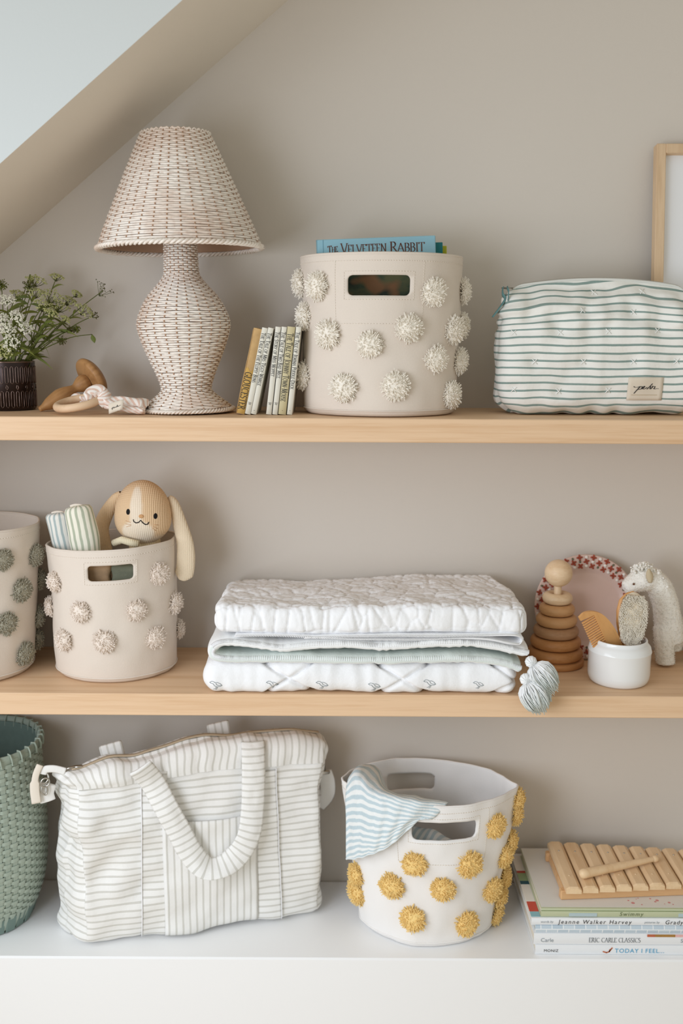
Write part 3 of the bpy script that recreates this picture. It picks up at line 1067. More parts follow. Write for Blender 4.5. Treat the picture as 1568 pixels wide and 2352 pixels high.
cloth_tube([LP(208, 921, .05), LP(206, 908, .055), LP(222, 899, .06), LP(238, 905, .062), LP(240, 918, .055), LP(228, 930, .052)], [.006, .0095, .0105, .0105, .008], .22, seed=1)
cloth_tube([LP(232, 917, .056), LP(258, 925, .055), LP(290, 927, .06), LP(322, 930, .062), LP(338, 937, .06)], [.006, .011, .014, .0165, .005], .3, seed=4, sq=.75)
cloth_tube([LP(240, 935, .05), LP(270, 938, .048), LP(300, 940, .046), LP(325, 943, .045), LP(334, 943, .045)], [.003, .006, .0075, .008, .002], .3, seed=7, sq=.7)
cloth_tube([LP(160, 918, .1), LP(172, 913, .098), LP(186, 915, .098), LP(200, 920, .09), LP(210, 922, .085)], [.004, .007, .009, .007, .003], .25, seed=9, sq=.8)
b.build('knotted_muslin', M['pink_stripe'], tr)
tg = [LP(249, 927, .028), LP(250, 951, .026), LP(281, 940, .024), LP(284, 917, .026)]
b = MB()
b.grid(4, 4, lambda u, v: (tg[1].lerp(tg[2], u)).lerp(tg[0].lerp(tg[3], u), v) + Vector((0, .001 * math.sin(u * 3), 0)))
o = b.build('cloth_tag', M['label'], tr); solidify(o, .0006, 0)
b = MB()
scr = [(.18, .42), (.28, .5), (.24, .3), (.3, .52), (.36, .5), (.36, .4), (.42, .48), (.5, .46), (.46, .42), (.54, .44), (.6, .62), (.58, .42), (.64, .5), (.68, .42), (.74, .5), (.84, .5)]
for qd in ribbon2d(scr, lambda a, c_: .03):
    b.add([(tg[1].lerp(tg[2], u)).lerp(tg[0].lerp(tg[3], u), v) + Vector((0, -.0008 + .001 * math.sin(u * 3), 0)) for u, v in qd], [(0, 1, 2, 3)])
b.build('tag_script', M['ink'], o)
# ------------------------------------------------------------------ books
def book(name, label, loc, rot, w, h, d, cover, group=None, pages=None, board=.0018, round_spine=True, spine_mat=None):
    """upright book: spine at local -Y, thickness along X, height along Z, origin at spine foot centre"""
    r = thing(name, label, 'book', loc, rot, group)
    b = MB()
    for sx in (-1, 1):
        b.box((sx * (w / 2 - board / 2), d / 2 + .001, h / 2), (board, d - .002, h), .0005)
    if spine_mat is None:
        spine(b, w, h, board, round_spine)
    b.build('cover', cover, r, flat=True)
    if spine_mat is not None:
        b = MB(); spine(b, w, h, board, round_spine)
        b.build('spine', spine_mat, r, flat=True)
    b = MB()
    b.box((0, d / 2, h / 2), (w - 2 * board - .0002, d - .006, h - .005), .0004)
    b.build('page_block', pages or M['paper'], r, flat=True)
    return r
def spine(b, w, h, board, rnd_):
    k = 8
    bul = min(.0022, w * .14) if rnd_ else .0002
    def fn(u, v):
        a = (u - .5) * 2
        return Vector((a * w / 2, -bul * (1 - a * a), v * h))
    b.grid(k, 1, fn)
    b.grid(k, 1, lambda u, v: fn(u, v) + Vector((0, board, 0)), flip=True)
    for v in (0, 1):
        b.grid(k, 1, lambda u, q: fn(u, v) + Vector((0, board * q, 0)), flip=(v == 1))
    return bul
def spine_text(r, quads, width, top, mat, bul, w, name='spine_title', cx=0.0, hgt=0):
    """text reading downwards: text x -> -Z, text y -> +X"""
    b = MB()
    for q in quads:
        pts = []
        for (a, c_) in q:
            x = c_ - hgt / 2 + cx
            u = clamp(2 * x / w, -1, 1)
            pts.append((x, -bul * (1 - u * u) - .0003, top - a))
        b.add(pts, [(0, 1, 2, 3)])
    return b.build(name, mat, r, flat=True)
M['ivory_cover'] = mat_plain('ivory_book_cover', srgb(226, 222, 208), .55, .3, var=.12, vscale=40)
M['sand_cover'] = mat_plain('sand_book_cover', srgb(204, 192, 152), .6, .3, var=.15, vscale=50)
M['old_cover'] = mat_plain('worn_tan_cover', srgb(206, 170, 118), .85, .15, var=.7, vscale=45, bump=.5, bscale=300, second=srgb(172, 140, 98))
M['old_gold'] = mat_plain('mustard_spine_label', srgb(206, 166, 92), .7, .2, var=.5, vscale=60)
M['ink_teal'] = mat_plain('teal_edge', srgb(70, 120, 120), .6)
# bottom px, top px (spine centre line), thickness px, kind
BK = [((552, 944), (597, 745), 19, 'old', 'GLOUCESTER', 'worn tan old book lettered Gloucester, leftmost of the small books'),
      ((566, 944), (617, 742), 13, 'iv', 'The Tale of The Flopsy Buns', 'ivory book about the Flopsy Buns leaning beside the tan one'),
      ((579, 945), (630, 741), 12.5, 'iv', 'The Tale of Mrs Tiggy-Winkle', 'ivory book about Mrs Tiggy-Winkle leaning before the gap'),
      ((617, 946), (648, 736), 12.5, 'iv', 'The Story of Miss Moppet', 'ivory book about Miss Moppet just right of the gap'),
      ((631, 946), (660, 735), 12, 'iv', 'The Tale of Two Bad Mice', 'ivory book about Two Bad Mice next to the sand one'),
      ((648, 947), (674, 738), 18, 'sand', 'The Tale of Johnny Town-Mouse', 'sand coloured thicker book about Johnny Town-Mouse'),
      ((666, 948), (690, 735), 12, 'iv', 'The Tale of Jemima Puddle-Duck', 'ivory book about Jemima Puddle-Duck nearest the cream bin')]
YB = .062
mpp = .000707
lean = [12.2, 12.0, 12.0, 6.6, 6.5, 6.4, 6.2]
bx = -.1742
xs_ = [P(552, 952, YB).x, P(568.5, 952, YB).x, P(582, 952, YB).x, P(617, 952, YB).x, P(631, 952, YB).x, P(647.5, 952, YB).x, P(664.5, 952, YB).x]
for k, (pb, pt, tp, kind, title, lab) in enumerate(BK):
    w = tp * mpp
    H = .1445 if kind != 'old' else .143
    cov = {'old': M['old_cover'], 'iv': M['ivory_cover'], 'sand': M['sand_cover']}[kind]
    # rest the lower right edge on the board
    a = math.radians(lean[k])
    r = book('small_book', lab, (xs_[k], YB, Z1 + .0004 + (w / 2) * math.sin(a)), (0, a, 0), w, H, .105, cov, 'small upright books')
    bul = min(.0022, w * .14)
    if kind == 'old':
        b = MB()
        b.grid(8, 10, lambda u, v: Vector(((u - .5) * w * .97, -bul * (1 - (2 * u - 1) ** 2) - .0004, .001 + v * .074 + (.003 * math.sin(u * 7) if v > .95 else 0))))
        b.build('spine_label', M['old_gold'], r)
        qd, wd = serif(title, .0108, 1.2, .1)
        qd = [[(a_ * .063 / wd, c_) for a_, c_ in q] for q in qd]
        spine_text(r, qd, wd, .070, M['ink'], bul + .0004, w, hgt=.0108)
        b = MB()
        b.tube([(-w / 2, -.0006, .002), (-w / 2 - .0006, -.0008, .05), (-w / 2 + .0004, -.0006, .1), (-w / 2, 0, H - .002)], .0007, 5)
        b.build('frayed_edge', M['old_cover'], r)
    else:
        size = .0066 if kind == 'iv' else .0096
        qd, wd = serif(title, size, 1.2, .07)
        want = {1: .083, 2: .088, 3: .073, 4: .076, 5: .112, 6: .094}[k]
        sx_ = want / wd
        qd = [[(a_ * sx_, c_) for a_, c_ in q] for q in qd]
        spine_text(r, qd, want, H - (.0085 if k != 5 else .011), M['ink'], bul, w, hgt=size)
        b = MB()      # small mark near the foot
        zf = .018 if k in (1, 3, 4) else .0065
        mk = [[(-.0022, .002), (-.0004, .0004)], [(-.002, -.0006), (.001, -.002)], [(.0004, .002), (.0024, .001)], [(-.001, .001), (.002, -.001)]] if k in (1, 3, 4) else [[(-.0006, 0), (.0006, 0)]]
        for m in mk:
            for q in ribbon2d(m, lambda a_, c_: .0006): b.add([(x_, -bul * .9 - .0003, zf + z_) for x_, z_ in q], [(0, 1, 2, 3)])
        b.build('spine_mark', M['ink'], r, flat=True)

# ------------------------------------------------------------------ picture books standing in the cream bin
def cover_mat():
    t = NT('blue_picture_cover')
    t.rough(.45, .35)
    vec = t.coord()
    sep = t.n('ShaderNodeSeparateXYZ'); t.link(vec, sep.inputs[0])
    pal = t.ramp(t.noise(t.coord(scale=(18, 18, 40)), 1.0, 4), [(.35, srgb(34, 48, 40)), (.5, srgb(66, 82, 62)), (.66, srgb(98, 98, 66))])
    br = t.ramp(t.noise(t.coord(scale=(13, 9, 17)), 1.0, 2), [(.52, (0, 0, 0)), (.6, (1, 1, 1))])
    pal = t.mix(br, pal, srgb(140, 100, 66))
    m = t.math('GREATER_THAN', sep.outputs[2], .246)
    t.base(t.mix(m, pal, srgb(146, 190, 204)))
    return t.m
tl = P(742, 551, .088); trr = P(1016, 540, .088)
W2 = (trr - tl).length
pb = thing('picture_book', 'blue picture book titled The Velveteen Rabbit in the cream bin', 'book', ((tl.x + trr.x) / 2 + .002, .098, Z1 + .0075), (math.radians(-2.2), math.radians(-2.4), 0))
HH = tl.z - (Z1 + .004) + .003
cm = cover_mat()
b = MB()
b.box((0, 0, HH / 2), (W2, .0026, HH), .0012)
b.box((0, .014, HH / 2), (W2, .0026, HH), .0012)
b.build('cover', cm, pb, flat=True)
b = MB()
b.grid(1, 8, lambda u, v: Vector((-W2 / 2 - .002 * math.sin(PI * v), .014 * v, u * HH)), flip=True)
solidify(b.build('spine', cm, pb), .0015, 0)
b = MB(); b.box((.0, .007, HH / 2), (W2 - .006, .0112, HH - .006), .0004); b.build('page_block', M['paper'], pb, flat=True)
b = MB(); b.box((-W2 / 2 + .009, -.0015, HH / 2), (.0012, .0006, HH - .001), .0002); b.build('hinge_groove', mat_plain('cover_groove', srgb(120, 165, 182), .6), pb, flat=True)
M['brown_ink'] = mat_plain('brown_title_ink', srgb(110, 74, 60), .7, .2)
b = MB()
q1, w1 = serif('Velveteen', .0165, .95, .03, small=.84)
q2, w2 = serif('Rabbit', .0165, .95, .03, small=.84)
q0, w0 = serif('The', .011, 1.2, .03)
scq = .076 / w1; scr = .058 / w2
zt = HH - .0245
def onc(x, y): return (x, -.0017, y)
for q in q0: b.add([onc(-W2 / 2 + .0165 + x * .82, zt + .002 + y + x * .1) for x, y in q], [(0, 1, 2, 3)])
for q in q1: b.add([onc(-W2 / 2 + .0385 + x * scq, zt + y + x * .004) for x, y in q], [(0, 1, 2, 3)])
for q in q2: b.add([onc(-W2 / 2 + .120 + x * scr, zt + y) for x, y in q], [(0, 1, 2, 3)])
b.build('cover_title', M['brown_ink'], pb, flat=True)
b = MB(); b.box((.0, 0, .1385), (W2 - .006, .006, .277), .0008)
tb = b.build('picture_book', mat_plain('teal_cover', srgb(30, 120, 124), .5), loc=(pb.location.x + .0135, .1265, Z1 + .0062), flat=True)
tb.rotation_euler = (0, math.radians(-1.8), 0)
tag(tb, 'thin teal book just behind the blue picture book', 'book')
b = MB(); b.box((.0, 0, .1365), (W2 - .004, .006, .273), .0008)
yb = b.build('picture_book', mat_plain('lime_cover', srgb(186, 186, 50), .5), loc=(pb.location.x + .0195, .142, Z1 + .0062), flat=True)
yb.rotation_euler = (0, math.radians(-1.5), 0)
tag(yb, 'lime yellow book, rearmost of those in the cream bin', 'book')

# ------------------------------------------------------------------ leaning picture frame
M['pale_frame'] = mat_wood('pale_oak_frame', srgb(222, 194, 160), srgb(206, 174, 138), scale=(30, 30, 3), fleck=.2)
ftl = P(1506, 334, .238)
fr = thing('leaning_picture', 'pale wood picture frame leaning on wall behind striped pouch', 'picture frame', (ftl.x, .182, Z1 + .0005), (math.radians(-6.8), math.radians(-.2), 0))
FHt = (ftl.z - Z1) * 1.007; FW = .34; fw, fd = .0165, .02
for nm, c_, s_ in (('frame_rail', (fw / 2, 0, FHt / 2), (fw, fd, FHt)), ('frame_rail', (FW - fw / 2, 0, FHt / 2), (fw, fd, FHt)),
                   ('frame_rail', (FW / 2, 0, FHt - fw / 2), (FW - 2 * fw, fd, fw)), ('frame_rail', (FW / 2, 0, fw / 2), (FW - 2 * fw, fd, fw))):
    b = MB(); b.box(c_, s_, .0012); b.build(nm, M['pale_frame'], fr, flat=True)
b = MB(); b.box((FW / 2, .006, FHt / 2), (FW - fw, .003, FHt - fw), .0003)
b.build('mount_board', mat_plain('white_mount', srgb(240, 241, 243), .8, .2), fr, flat=True)
t = NT('picture_glass'); t.rough(.05, .5)
tb_ = t.n('ShaderNodeBsdfTransparent'); gl = t.n('ShaderNodeBsdfGlossy'); gl.inputs['Roughness'].default_value = .03
mx = t.n('ShaderNodeMixShader'); mx.inputs[0].default_value = .05
t.link(tb_.outputs[0], mx.inputs[1]); t.link(gl.outputs[0], mx.inputs[2])
t.link(mx.outputs[0], t.t.nodes['Material Output'].inputs[0])
b = MB(); b.add([(fw * .6, .001, fw * .6), (FW - fw * .6, .001, fw * .6), (FW - fw * .6, .001, FHt - fw * .6), (fw * .6, .001, FHt - fw * .6)], [(0, 1, 2, 3)]); b.build('glass_pane', t.m, fr, flat=True)

# ------------------------------------------------------------------ striped zip pouch
M['pouch'] = mat_stripe('teal_striped_cotton', srgb(240, 238, 232), srgb(130, 152, 146), .0124, .26, 'v', .12, .05, .12, off=.2)
PW, PH, PD = .168, .1065, .056
pc = P(1366, 930, .128)
pz = thing('zip_pouch', 'white quilted zip pouch with teal stripes right of the cream bin', 'pouch', (P(1364, 800, .13).x + .002, .130, Z1 + .001))
XS = []     # sewn crosses: x, z in pouch space
for px, py in ((1183, 764), (1289, 764), (1400, 761), (1515, 759), (1229, 831), (1341, 831), (1457, 831), (1556, 830), (1181, 895), (1283, 899), (1398, 897), (1344, 712), (1462, 716), (1377, 669), (1490, 667)):
    p = P(px, py, .075) - Vector(pz.location)
    XS.append((p.x, p.z))
def pouch_fn(q, n_):
    z = q.z + PH                                   # 0..2PH
    v = z / (2 * PH)
    taper = interp([0, .06, .3, .6, .8, .92, 1.0], [.86, .97, 1.0, .93, .74, .42, .06], v)
    wx = interp([0, .08, .4, .8, 1.0], [.965, 1.0, 1.0, .985, .95], v)
    xx = q.x * wx
    rise = (.016 * (1 - (q.x / PW) ** 2) - .004) * smooth(.45, 1, v)
    y = q.y * taper
    side = math.copysign(1, q.y)
    fold = smooth(.52, .74, v) * (1 - smooth(.82, 1.0, v))
    am = .007 * N3(q.x * 16, side, z * 22) + .0055 * N3(q.x * 36 + 4, side * 2, z * 12) * (.5 + fold)
    am += fold * .011 * N3(q.x * 20 + 9, side * 3, z * 60)
    am += .0024 * math.sin(q.x * 90 + 5 * N3(q.x * 8, 0, z * 9)) * smooth(.12, 0, v)
    dim = 0
    if n_.y < -.3:
        for (cx, cz) in XS:
            d2 = (xx - cx) ** 2 + (z + rise - cz) ** 2
            if d2 < .0012: dim += .0065 * math.exp(-d2 / .00016)
    p = Vector((xx, y, z + rise))
    p += n_ * am * (1 - smooth(.95, 1, v))
    p.y += dim
    p.z = max(p.z + .0015 * N3(q.x * 30, q.y * 30, 1) * smooth(.1, 0, v), .0004)
    return p
b = MB()
b.rbox((PW, PD, PH), .034, (120, 26, 76), pouch_fn, uv=lambda q, n_: (q.x, q.z + PH + .0008 * N3(q.x * 9, q.y * 9, 2) + .002 * N3(q.x * 22, q.y * 9, q.z * 30) + .010 * N3(q.x * 9, q.y * 10, q.z * 20) * smooth(.03, .065, q.z) + .006 * smooth(.03, .07, q.z) * smooth(-.05, -.15, q.x)))
body = b.build('pouch_body', M['pouch'], pz)
pt = bvh_of(body)
def on_pouch(x, z, off=.0007):
    h = pt.ray_cast(Vector((x, -.2, z)), Vector((0, 1, 0)))
    return (h[0] + Vector((0, -off, 0))) if h[0] else Vector((x, -PD, z))
# zip along the top
b = MB(); zt_ = MB()
zl = []
for i in range(61):
    x = lerp(-PW * .93, PW * .95, i / 60)
    h = pt.ray_cast(Vector((x, 0, .4)), Vector((0, 0, -1)))
    zl.append((h[0] if h[0] else Vector((x, 0, 2 * PH))) + Vector((0, 0, .001)))
b.tube(zl, lambda t_: (.0026, .0055), 8, flat=Vector((0, 0, 1)))
zo = b.build('zip_tape', mat_cloth('white_zip_tape', srgb(226, 226, 220), .1, 1200, .3), pz)
for i in range(0, 180):
    u = i / 180 * 60
    p = zl[int(u)].lerp(zl[min(60, int(u) + 1)], u - int(u)) + Vector((0, 0, .0026))
    zt_.box(p, (.0011, .0032, .0014), .0003)
zto = zt_.build('zip_teeth', M['metal'], zo, flat=True); zto['kind'] = 'stuff'
b = MB()
s0 = zl[2] + Vector((.004, 0, .003))
b.box(s0, (.009, .006, .004), .001)
b.tube([s0 + Vector((-.003, 0, .002)), s0 + Vector((-.012, -.002, .003)), s0 + Vector((-.021, -.004, .004)), s0 + Vector((-.022, -.001, .002)), s0 + Vector((-.012, .002, .001))], .0011, 6)
b.build('zip_slider', M['metal'], pz)
M['teal_tape'] = mat_cloth('teal_ribbon', srgb(104, 142, 142), .2, 1200, .3)
for k, (e1, e2) in enumerate((((1158, 690), (1131, 728)), ((1168, 668), (1166, 690)))):
    a0 = s0 + Vector((-.021 if k == 0 else -.012, -.004, .002))
    m1 = P(e1[0], e1[1], .11 - .01 * k) - Vector(pz.location); m2 = P(e2[0], e2[1], .105) - Vector(pz.location)
    b = MB()
    pth = catmull([a0, a0.lerp(m1, .5) + Vector((-.002, -.003, 0)), m1, m2], 6)
    b.tube(pth, lambda t_: (.0009, .0042), 6, flat=Vector((.8, .5, .3)))
    b.build('ribbon_pull', M['teal_tape'], pz)
# sewn crosses
M['cross'] = mat_plain('white_cross_stitch', srgb(244, 244, 240), .9, .1)
for (x, z) in XS:
    if abs(x) > PW * .97: continue
    b = MB(); s_ = .0042
    for (dx, dz) in ((1, 1), (1, -1)):
        b.tube([on_pouch(x - dx * s_, z - dz * s_), on_pouch(x, z), on_pouch(x + dx * s_, z + dz * s_)], .0008, 5)
    b.build('cross_stitch', M['cross'], pz)
# sewn label with script
l0 = P(1442, 866, .075) - Vector(pz.location); l1 = P(1520, 920, .075) - Vector(pz.location)
def onlab(u, v, off): 
    return on_pouch(lerp(l0.x, l1.x, u), lerp(l1.z, l0.z, v), off)
ym = min(onlab(u, v, 0).y for u in (0, .5, 1) for v in (0, .5, 1))
b = MB(); b.grid(10, 8, lambda u, v: onlab(u, v, .0012))
lo = b.build('brand_label', M['label'], pz); solidify(lo, .0008, 0)
SCR = [[(.16, .60), (.20, .565), (.27, .565), (.33, .60)], [(.36, .60), (.30, .52), (.19, .30)], [(.28, .46), (.335, .585), (.385, .60), (.40, .565), (.375, .49), (.32, .475), (.29, .49)], [(.33, .485), (.40, .50), (.455, .56), (.475, .595), (.455, .61), (.43, .575), (.425, .51), (.455, .485), (.50, .515), (.545, .565)],
       [(.69, .72), (.62, .60), (.545, .485)], [(.56, .50), (.61, .58), (.645, .60), (.645, .56), (.635, .505), (.655, .495), (.69, .54)], [(.69, .54), (.705, .60), (.70, .62), (.735, .60), (.775, .60), (.765, .55), (.75, .505), (.775, .49), (.83, .51), (.885, .505)]]
b = MB()
for st in SCR:
    st = [(p.x, p.z) for p in catmull([(a_, 0, c_) for a_, c_ in st], 4)]
    for q in ribbon2d(st, lambda dx, dy: .012 + .016 * abs(dy)):
        b.add([onlab(u, v, .0024) for u, v in q], [(0, 1, 2, 3)])
b.build('label_script', M['ink'], lo)
b = MB()
for i in range(26):
    b.add([onlab(.12 + .029 * i, .22, .0022), onlab(.12 + .029 * i + .016, .22, .0022), onlab(.12 + .029 * i + .016, .245, .0022), onlab(.12 + .029 * i, .245, .0022)], [(0, 1, 2, 3)])
b.build('label_smallprint', mat_plain('tan_thread', srgb(196, 176, 142), .8), lo)
# ------------------------------------------------------------------ plush bunny in the beige-pompom bin
def remeshed(mb, voxel, name, smooth_it=6):
    me = mb.mesh('tmp_blob')
    ob = bpy.data.objects.new('tmp_blob', me)
    COL.objects.link(ob)
    m = ob.modifiers.new('r', 'REMESH'); m.mode = 'VOXEL'; m.voxel_size = voxel
    s_ = ob.modifiers.new('s', 'SMOOTH'); s_.factor = .5; s_.iterations = smooth_it
    dg = bpy.context.evaluated_depsgraph_get()
    out = bpy.data.meshes.new_from_object(ob.evaluated_get(dg))
    bpy.data.objects.remove(ob)
    out.name = name
    return out
def finish_mesh(me, mat, name, parent, colfn=None, move=None):
    if move:
        ns = [v.normal.copy() for v in me.vertices]
        for v, n_ in zip(me.vertices, ns): v.co = move(v.co, n_)
    if colfn:
        arr = np.ones((len(me.vertices), 4), dtype=np.float32)
        for i, v in enumerate(me.vertices): arr[i, :3] = colfn(v.co)
        ca = me.color_attributes.new('Col', 'FLOAT_COLOR', 'POINT')
        ca.data.foreach_set('color', arr.ravel())
    me.polygons.foreach_set('use_smooth', [True] * len(me.polygons))
    me.materials.append(mat)
    return obj_from_mesh(name, me, parent)

M['knit'] = mat_col('knit_yarn', .95, .08, 0)
def knit_mat(name):
    t = NT(name); t.rough(.95, .08)
    at = t.n('ShaderNodeAttribute', attribute_name='Col')
    t.base(at.outputs['Color'])
    w = t.n('ShaderNodeTexWave', wave_type='BANDS', bands_direction='X')
    w.inputs['Scale'].default_value = 95; w.inputs['Distortion'].default_value = 1.2; w.inputs['Detail'].default_value = 1
    t.link(t.coord(), w.inputs['Vector'])
    w2 = t.n('ShaderNodeTexWave', wave_type='BANDS', bands_direction='Z')
    w2.inputs['Scale'].default_value = 110; w2.inputs['Distortion'].default_value = 1
    t.link(t.coord(), w2.inputs['Vector'])
    t.bump(t.math('ADD', w.outputs['Fac'], t.math('MULTIPLY', w2.outputs['Fac'], .5)), .5, .0012)
    return t.m
M['knit'] = knit_mat('knit_yarn')
hc = P(328, 1176, .13)
bun = thing('plush_bunny', 'tan knitted plush bunny with floppy ears in the beige-pompom bin', 'soft toy', (hc.x, hc.y + .012, Z2 + .012))
HZ = hc.z - bun.location.z
HRX, HRY, HRZ = .0485, .043, .057
TAN, CRM = srgb(226, 194, 156), srgb(240, 224, 202)
def head_p(u, v):
    a = 2 * PI * u; e = PI * clamp(v, .003, .997)
    d = Vector((math.sin(e) * math.cos(a), math.sin(e) * math.sin(a), -math.cos(e)))
    w = 1 + .10 * smooth(.2, -.6, d.z) - .03 * smooth(.3, 1, d.z)
    return Vector((HRX * d.x * w, -.012 + HRY * d.y * (1 + .06 * smooth(0, -.6, d.z)), HZ + HRZ * d.z))
def head_c(u, v):
    p = head_p(u, v)
    x, z = p.x + .003, p.z - HZ
    k = 0
    if p.y < 0:
        bl = abs(x) / (.0105 * clamp(1 - max(0, z - .02) / .05, .3, 1))
        k = max(smooth(1.15, .85, bl) * smooth(.052, .044, z) * smooth(-.03, -.012, z + .0), smooth(1.1, .9, math.hypot(x / .028, (z + .03) / .022)))
        k = max(k, smooth(-.034, -.044, z) * .7)
    return tuple(lerp(TAN[i], CRM[i], k) for i in range(3))
b = MB(); b.grid(72, 54, head_p, cu=True, col=head_c, flip=False)
hd = b.build('head', M['knit'], bun)
ht = bvh_of(hd)
def on_head(px, py, off=.0008):
    d = ray(px, py); o_ = CAM - Vector(bun.location)
    h = ht.ray_cast(o_, d.normalized())
    if not h[0]: return P(px, py, hc.y - .03) - Vector(bun.location)
    return h[0] - d.normalized() * off
M['black_thread'] = mat_plain('black_yarn', srgb(28, 26, 26), .8, .2)
for (ex, ey) in ((294, 1175.5), (357, 1185.5)):
    b = MB(); c_ = on_head(ex, ey, .0)
    n_ = (c_ - Vector((0, -.012, HZ))).normalized()
    q = n_.to_track_quat('Z', 'Y').to_matrix()
    b.sphere(c_, (.0038, .0052, .0013), 16, 10, M=q)
    b.build('eye', M['black_thread'], bun)
b = MB()
b.tube([on_head(x, y, .0004) for x, y in ((306, 1193), (307, 1198), (312, 1201), (318, 1200), (323, 1195), (328, 1201), (334, 1205), (339, 1204), (342, 1199))], .0009, 6)
b.build('mouth', M['black_thread'], bun)
b = MB(); c_ = on_head(324, 1186, .0)
b.sphere(c_, (.0045, .0016, .0035), 14, 8)
b.build('nose', mat_plain('tan_nose', srgb(205, 158, 112), .9), bun)
b = MB()
for seg in (((289, 1196), (300, 1200)), ((288, 1203), (301, 1205)), ((290, 1210), (301, 1207)), ((352, 1205), (364, 1206)), ((351, 1209), (362, 1214)), ((350, 1213), (358, 1219))):
    b.tube([on_head(*seg[0], .0002), on_head(*seg[1], .0002)], .0005, 4)
b.build('whiskers', mat_plain('tan_thread_whisker', srgb(205, 160, 118), .9), bun)
def ear(pts, rad, th, col, nm):
    b = MB()
    path = catmull(pts, 8); n_ = len(path) - 1
    def fn(u, v):
        i = int(round(v * n_))
        t_ = (path[min(i + 1, n_)] - path[max(i - 1, 0)]).normalized()
        s1 = t_.cross(Vector((0, 1, 0))).normalized(); s2 = s1.cross(t_)
        a = 2 * PI * u
        w = interp([0, .12, .4, .7, .9, 1], rad, v)
        return path[i] + s1 * (w * math.cos(a)) + s2 * (min(th, w) * math.sin(a))
    b.grid(20, n_, fn, cu=True, col=lambda u, v: col)
    return b.build(nm, M['knit'], bun)
LB = lambda px, py, Y: P(px, py, Y) - Vector(bun.location)
ear([LB(278, 1132, .142), LB(262, 1150, .148), LB(243, 1182, .15), LB(232, 1215, .145), LB(238, 1252, .14), LB(246, 1275, .138)], [.004, .0085, .013, .0145, .013, .005], .007, srgb(226, 196, 158), 'ear')
ear([LB(388, 1140, .142), LB(400, 1158, .142), LB(412, 1200, .140), LB(425, 1250, .135), LB(426, 1300, .13), LB(418, 1332, .128)], [.003, .007, .0125, .0165, .0165, .006], .008, srgb(236, 218, 190), 'ear')
b = MB()
pts = [(.001, .0), (.03, .004), (.045, .03), (.047, .07), (.043, .11), (.036, .14), (.026, HZ - HRZ + .012), (.02, HZ - HRZ + .02)]
b.lathe([(p.x, p.z) for p in catmull([(r_, 0, z) for r_, z in pts], 4)], 32, col=lambda u, v: srgb(232, 210, 170) if v > .8 else srgb(222, 188, 150))
b.build('body', M['knit'], bun)
b = MB()
b.tube([LB(262, 1247, .105), LB(280, 1240, .095), LB(300, 1246, .09), LB(318, 1250, .09)], .0065, 10, col=lambda t_: srgb(232, 220, 190))
b.build('collar', M['knit'], bun)

# rolled striped knits standing left of the bunny
M['blue_knit_stripe'] = mat_stripe('blue_grey_striped_knit', srgb(238, 236, 228), srgb(168, 184, 184), .0098, .42, 'u', .35, .12, .15, off=.3)
M['green_knit_stripe'] = mat_stripe('sage_striped_knit', srgb(240, 236, 220), srgb(172, 180, 158), .0100, .42, 'u', .35, .12, .15)
def puffy(name, label, pts, rad, mat, sq, seed):
    p0_ = P(*pts[0]); base = Vector((p0_.x, p0_.y, Z2 + .008))
    r = thing(name, label, 'knit cloth', base, group='striped knits in the beige-pompom bin')
    path = catmull([P(*p) - base for p in pts], 8); n_ = len(path) - 1
    b = MB()
    def fn(u, v):
        i = int(round(v * n_))
        t_ = (path[min(i + 1, n_)] - path[max(i - 1, 0)]).normalized()
        s1 = t_.cross(Vector((0, 1, 0))).normalized(); s2 = s1.cross(t_)
        a = 2 * PI * u
        w = interp([0, .1, .5, .86, .95, 1], rad, v) * (1 + .06 * N3(math.cos(a) + seed, math.sin(a), v * 3))
        return path[i] + s1 * (w * math.cos(a)) + s2 * (w * sq * math.sin(a))
    b.grid(40, n_, fn, cu=True, uv=lambda u, v: (u * .14, v * .12))
    b.build('rolled_knit', mat, r)
    b = MB()
    e = path[-1]
    b.tube(catmull([path[-1] + Vector((-.012, -.001, -.002)), path[-1] + Vector((-.004, -.0015, .0006)), path[-1] + Vector((.006, -.001, 0)), path[-1] + Vector((.013, 0, -.004))], 4), .0022, 6)
    b.build('edge_binding', M['stitch'], r)
    return r
puffy('striped_knit', 'blue grey striped rolled knit, leftmost in the beige-pompom bin', [(162, 1330, .125), (156, 1280, .125), (146, 1235, .125), (138, 1196, .125), (135, 1176, .125)], [.012, .021, .023, .0235, .019, .004], M['blue_knit_stripe'], .75, 1)
puffy('striped_knit', 'sage striped rolled knit between blue knit and bunny', [(205, 1330, .092), (200, 1285, .092), (193, 1235, .092), (183, 1185, .092), (178, 1160, .092)], [.012, .022, .0265, .0245, .02, .004], M['green_knit_stripe'], .7, 5)
# folded knits just behind the hand hole
for nm, lab, px0, px1, colr, st in (('folded_knit', 'brown folded knit seen through the beige-pompom bin handle', 196, 250, srgb(178, 148, 116), 1), ('folded_knit', 'grey green folded knit seen through the beige-pompom bin handle', 252, 316, srgb(120, 122, 104), 0)):
    pa, pb_ = P(px0, 1300, .066), P(px1, 1300, .066)
    cx = (pa.x + pb_.x) / 2
    b = MB()
    b.rbox(((pb_.x - pa.x) / 2, .012, .1), .008, (14, 6, 40), lambda q, n_: q + n_ * (.002 * N3(q.x * 40, q.y * 40, q.z * 50) + .0016 * math.sin(q.z * 220)))
    t = mat_plain('knit_' + ('brown' if st else 'grey'), colr, .95, .08, var=.5, vscale=90, bump=.5, bscale=500, bdist=.001)
    o = b.build(nm, t, loc=(cx, .082 if not st else .0805, Z2 + .105))
    o.location.z = Z2 + .106
    tag(o, lab, 'knit cloth', 'folded knits in the beige-pompom bin')
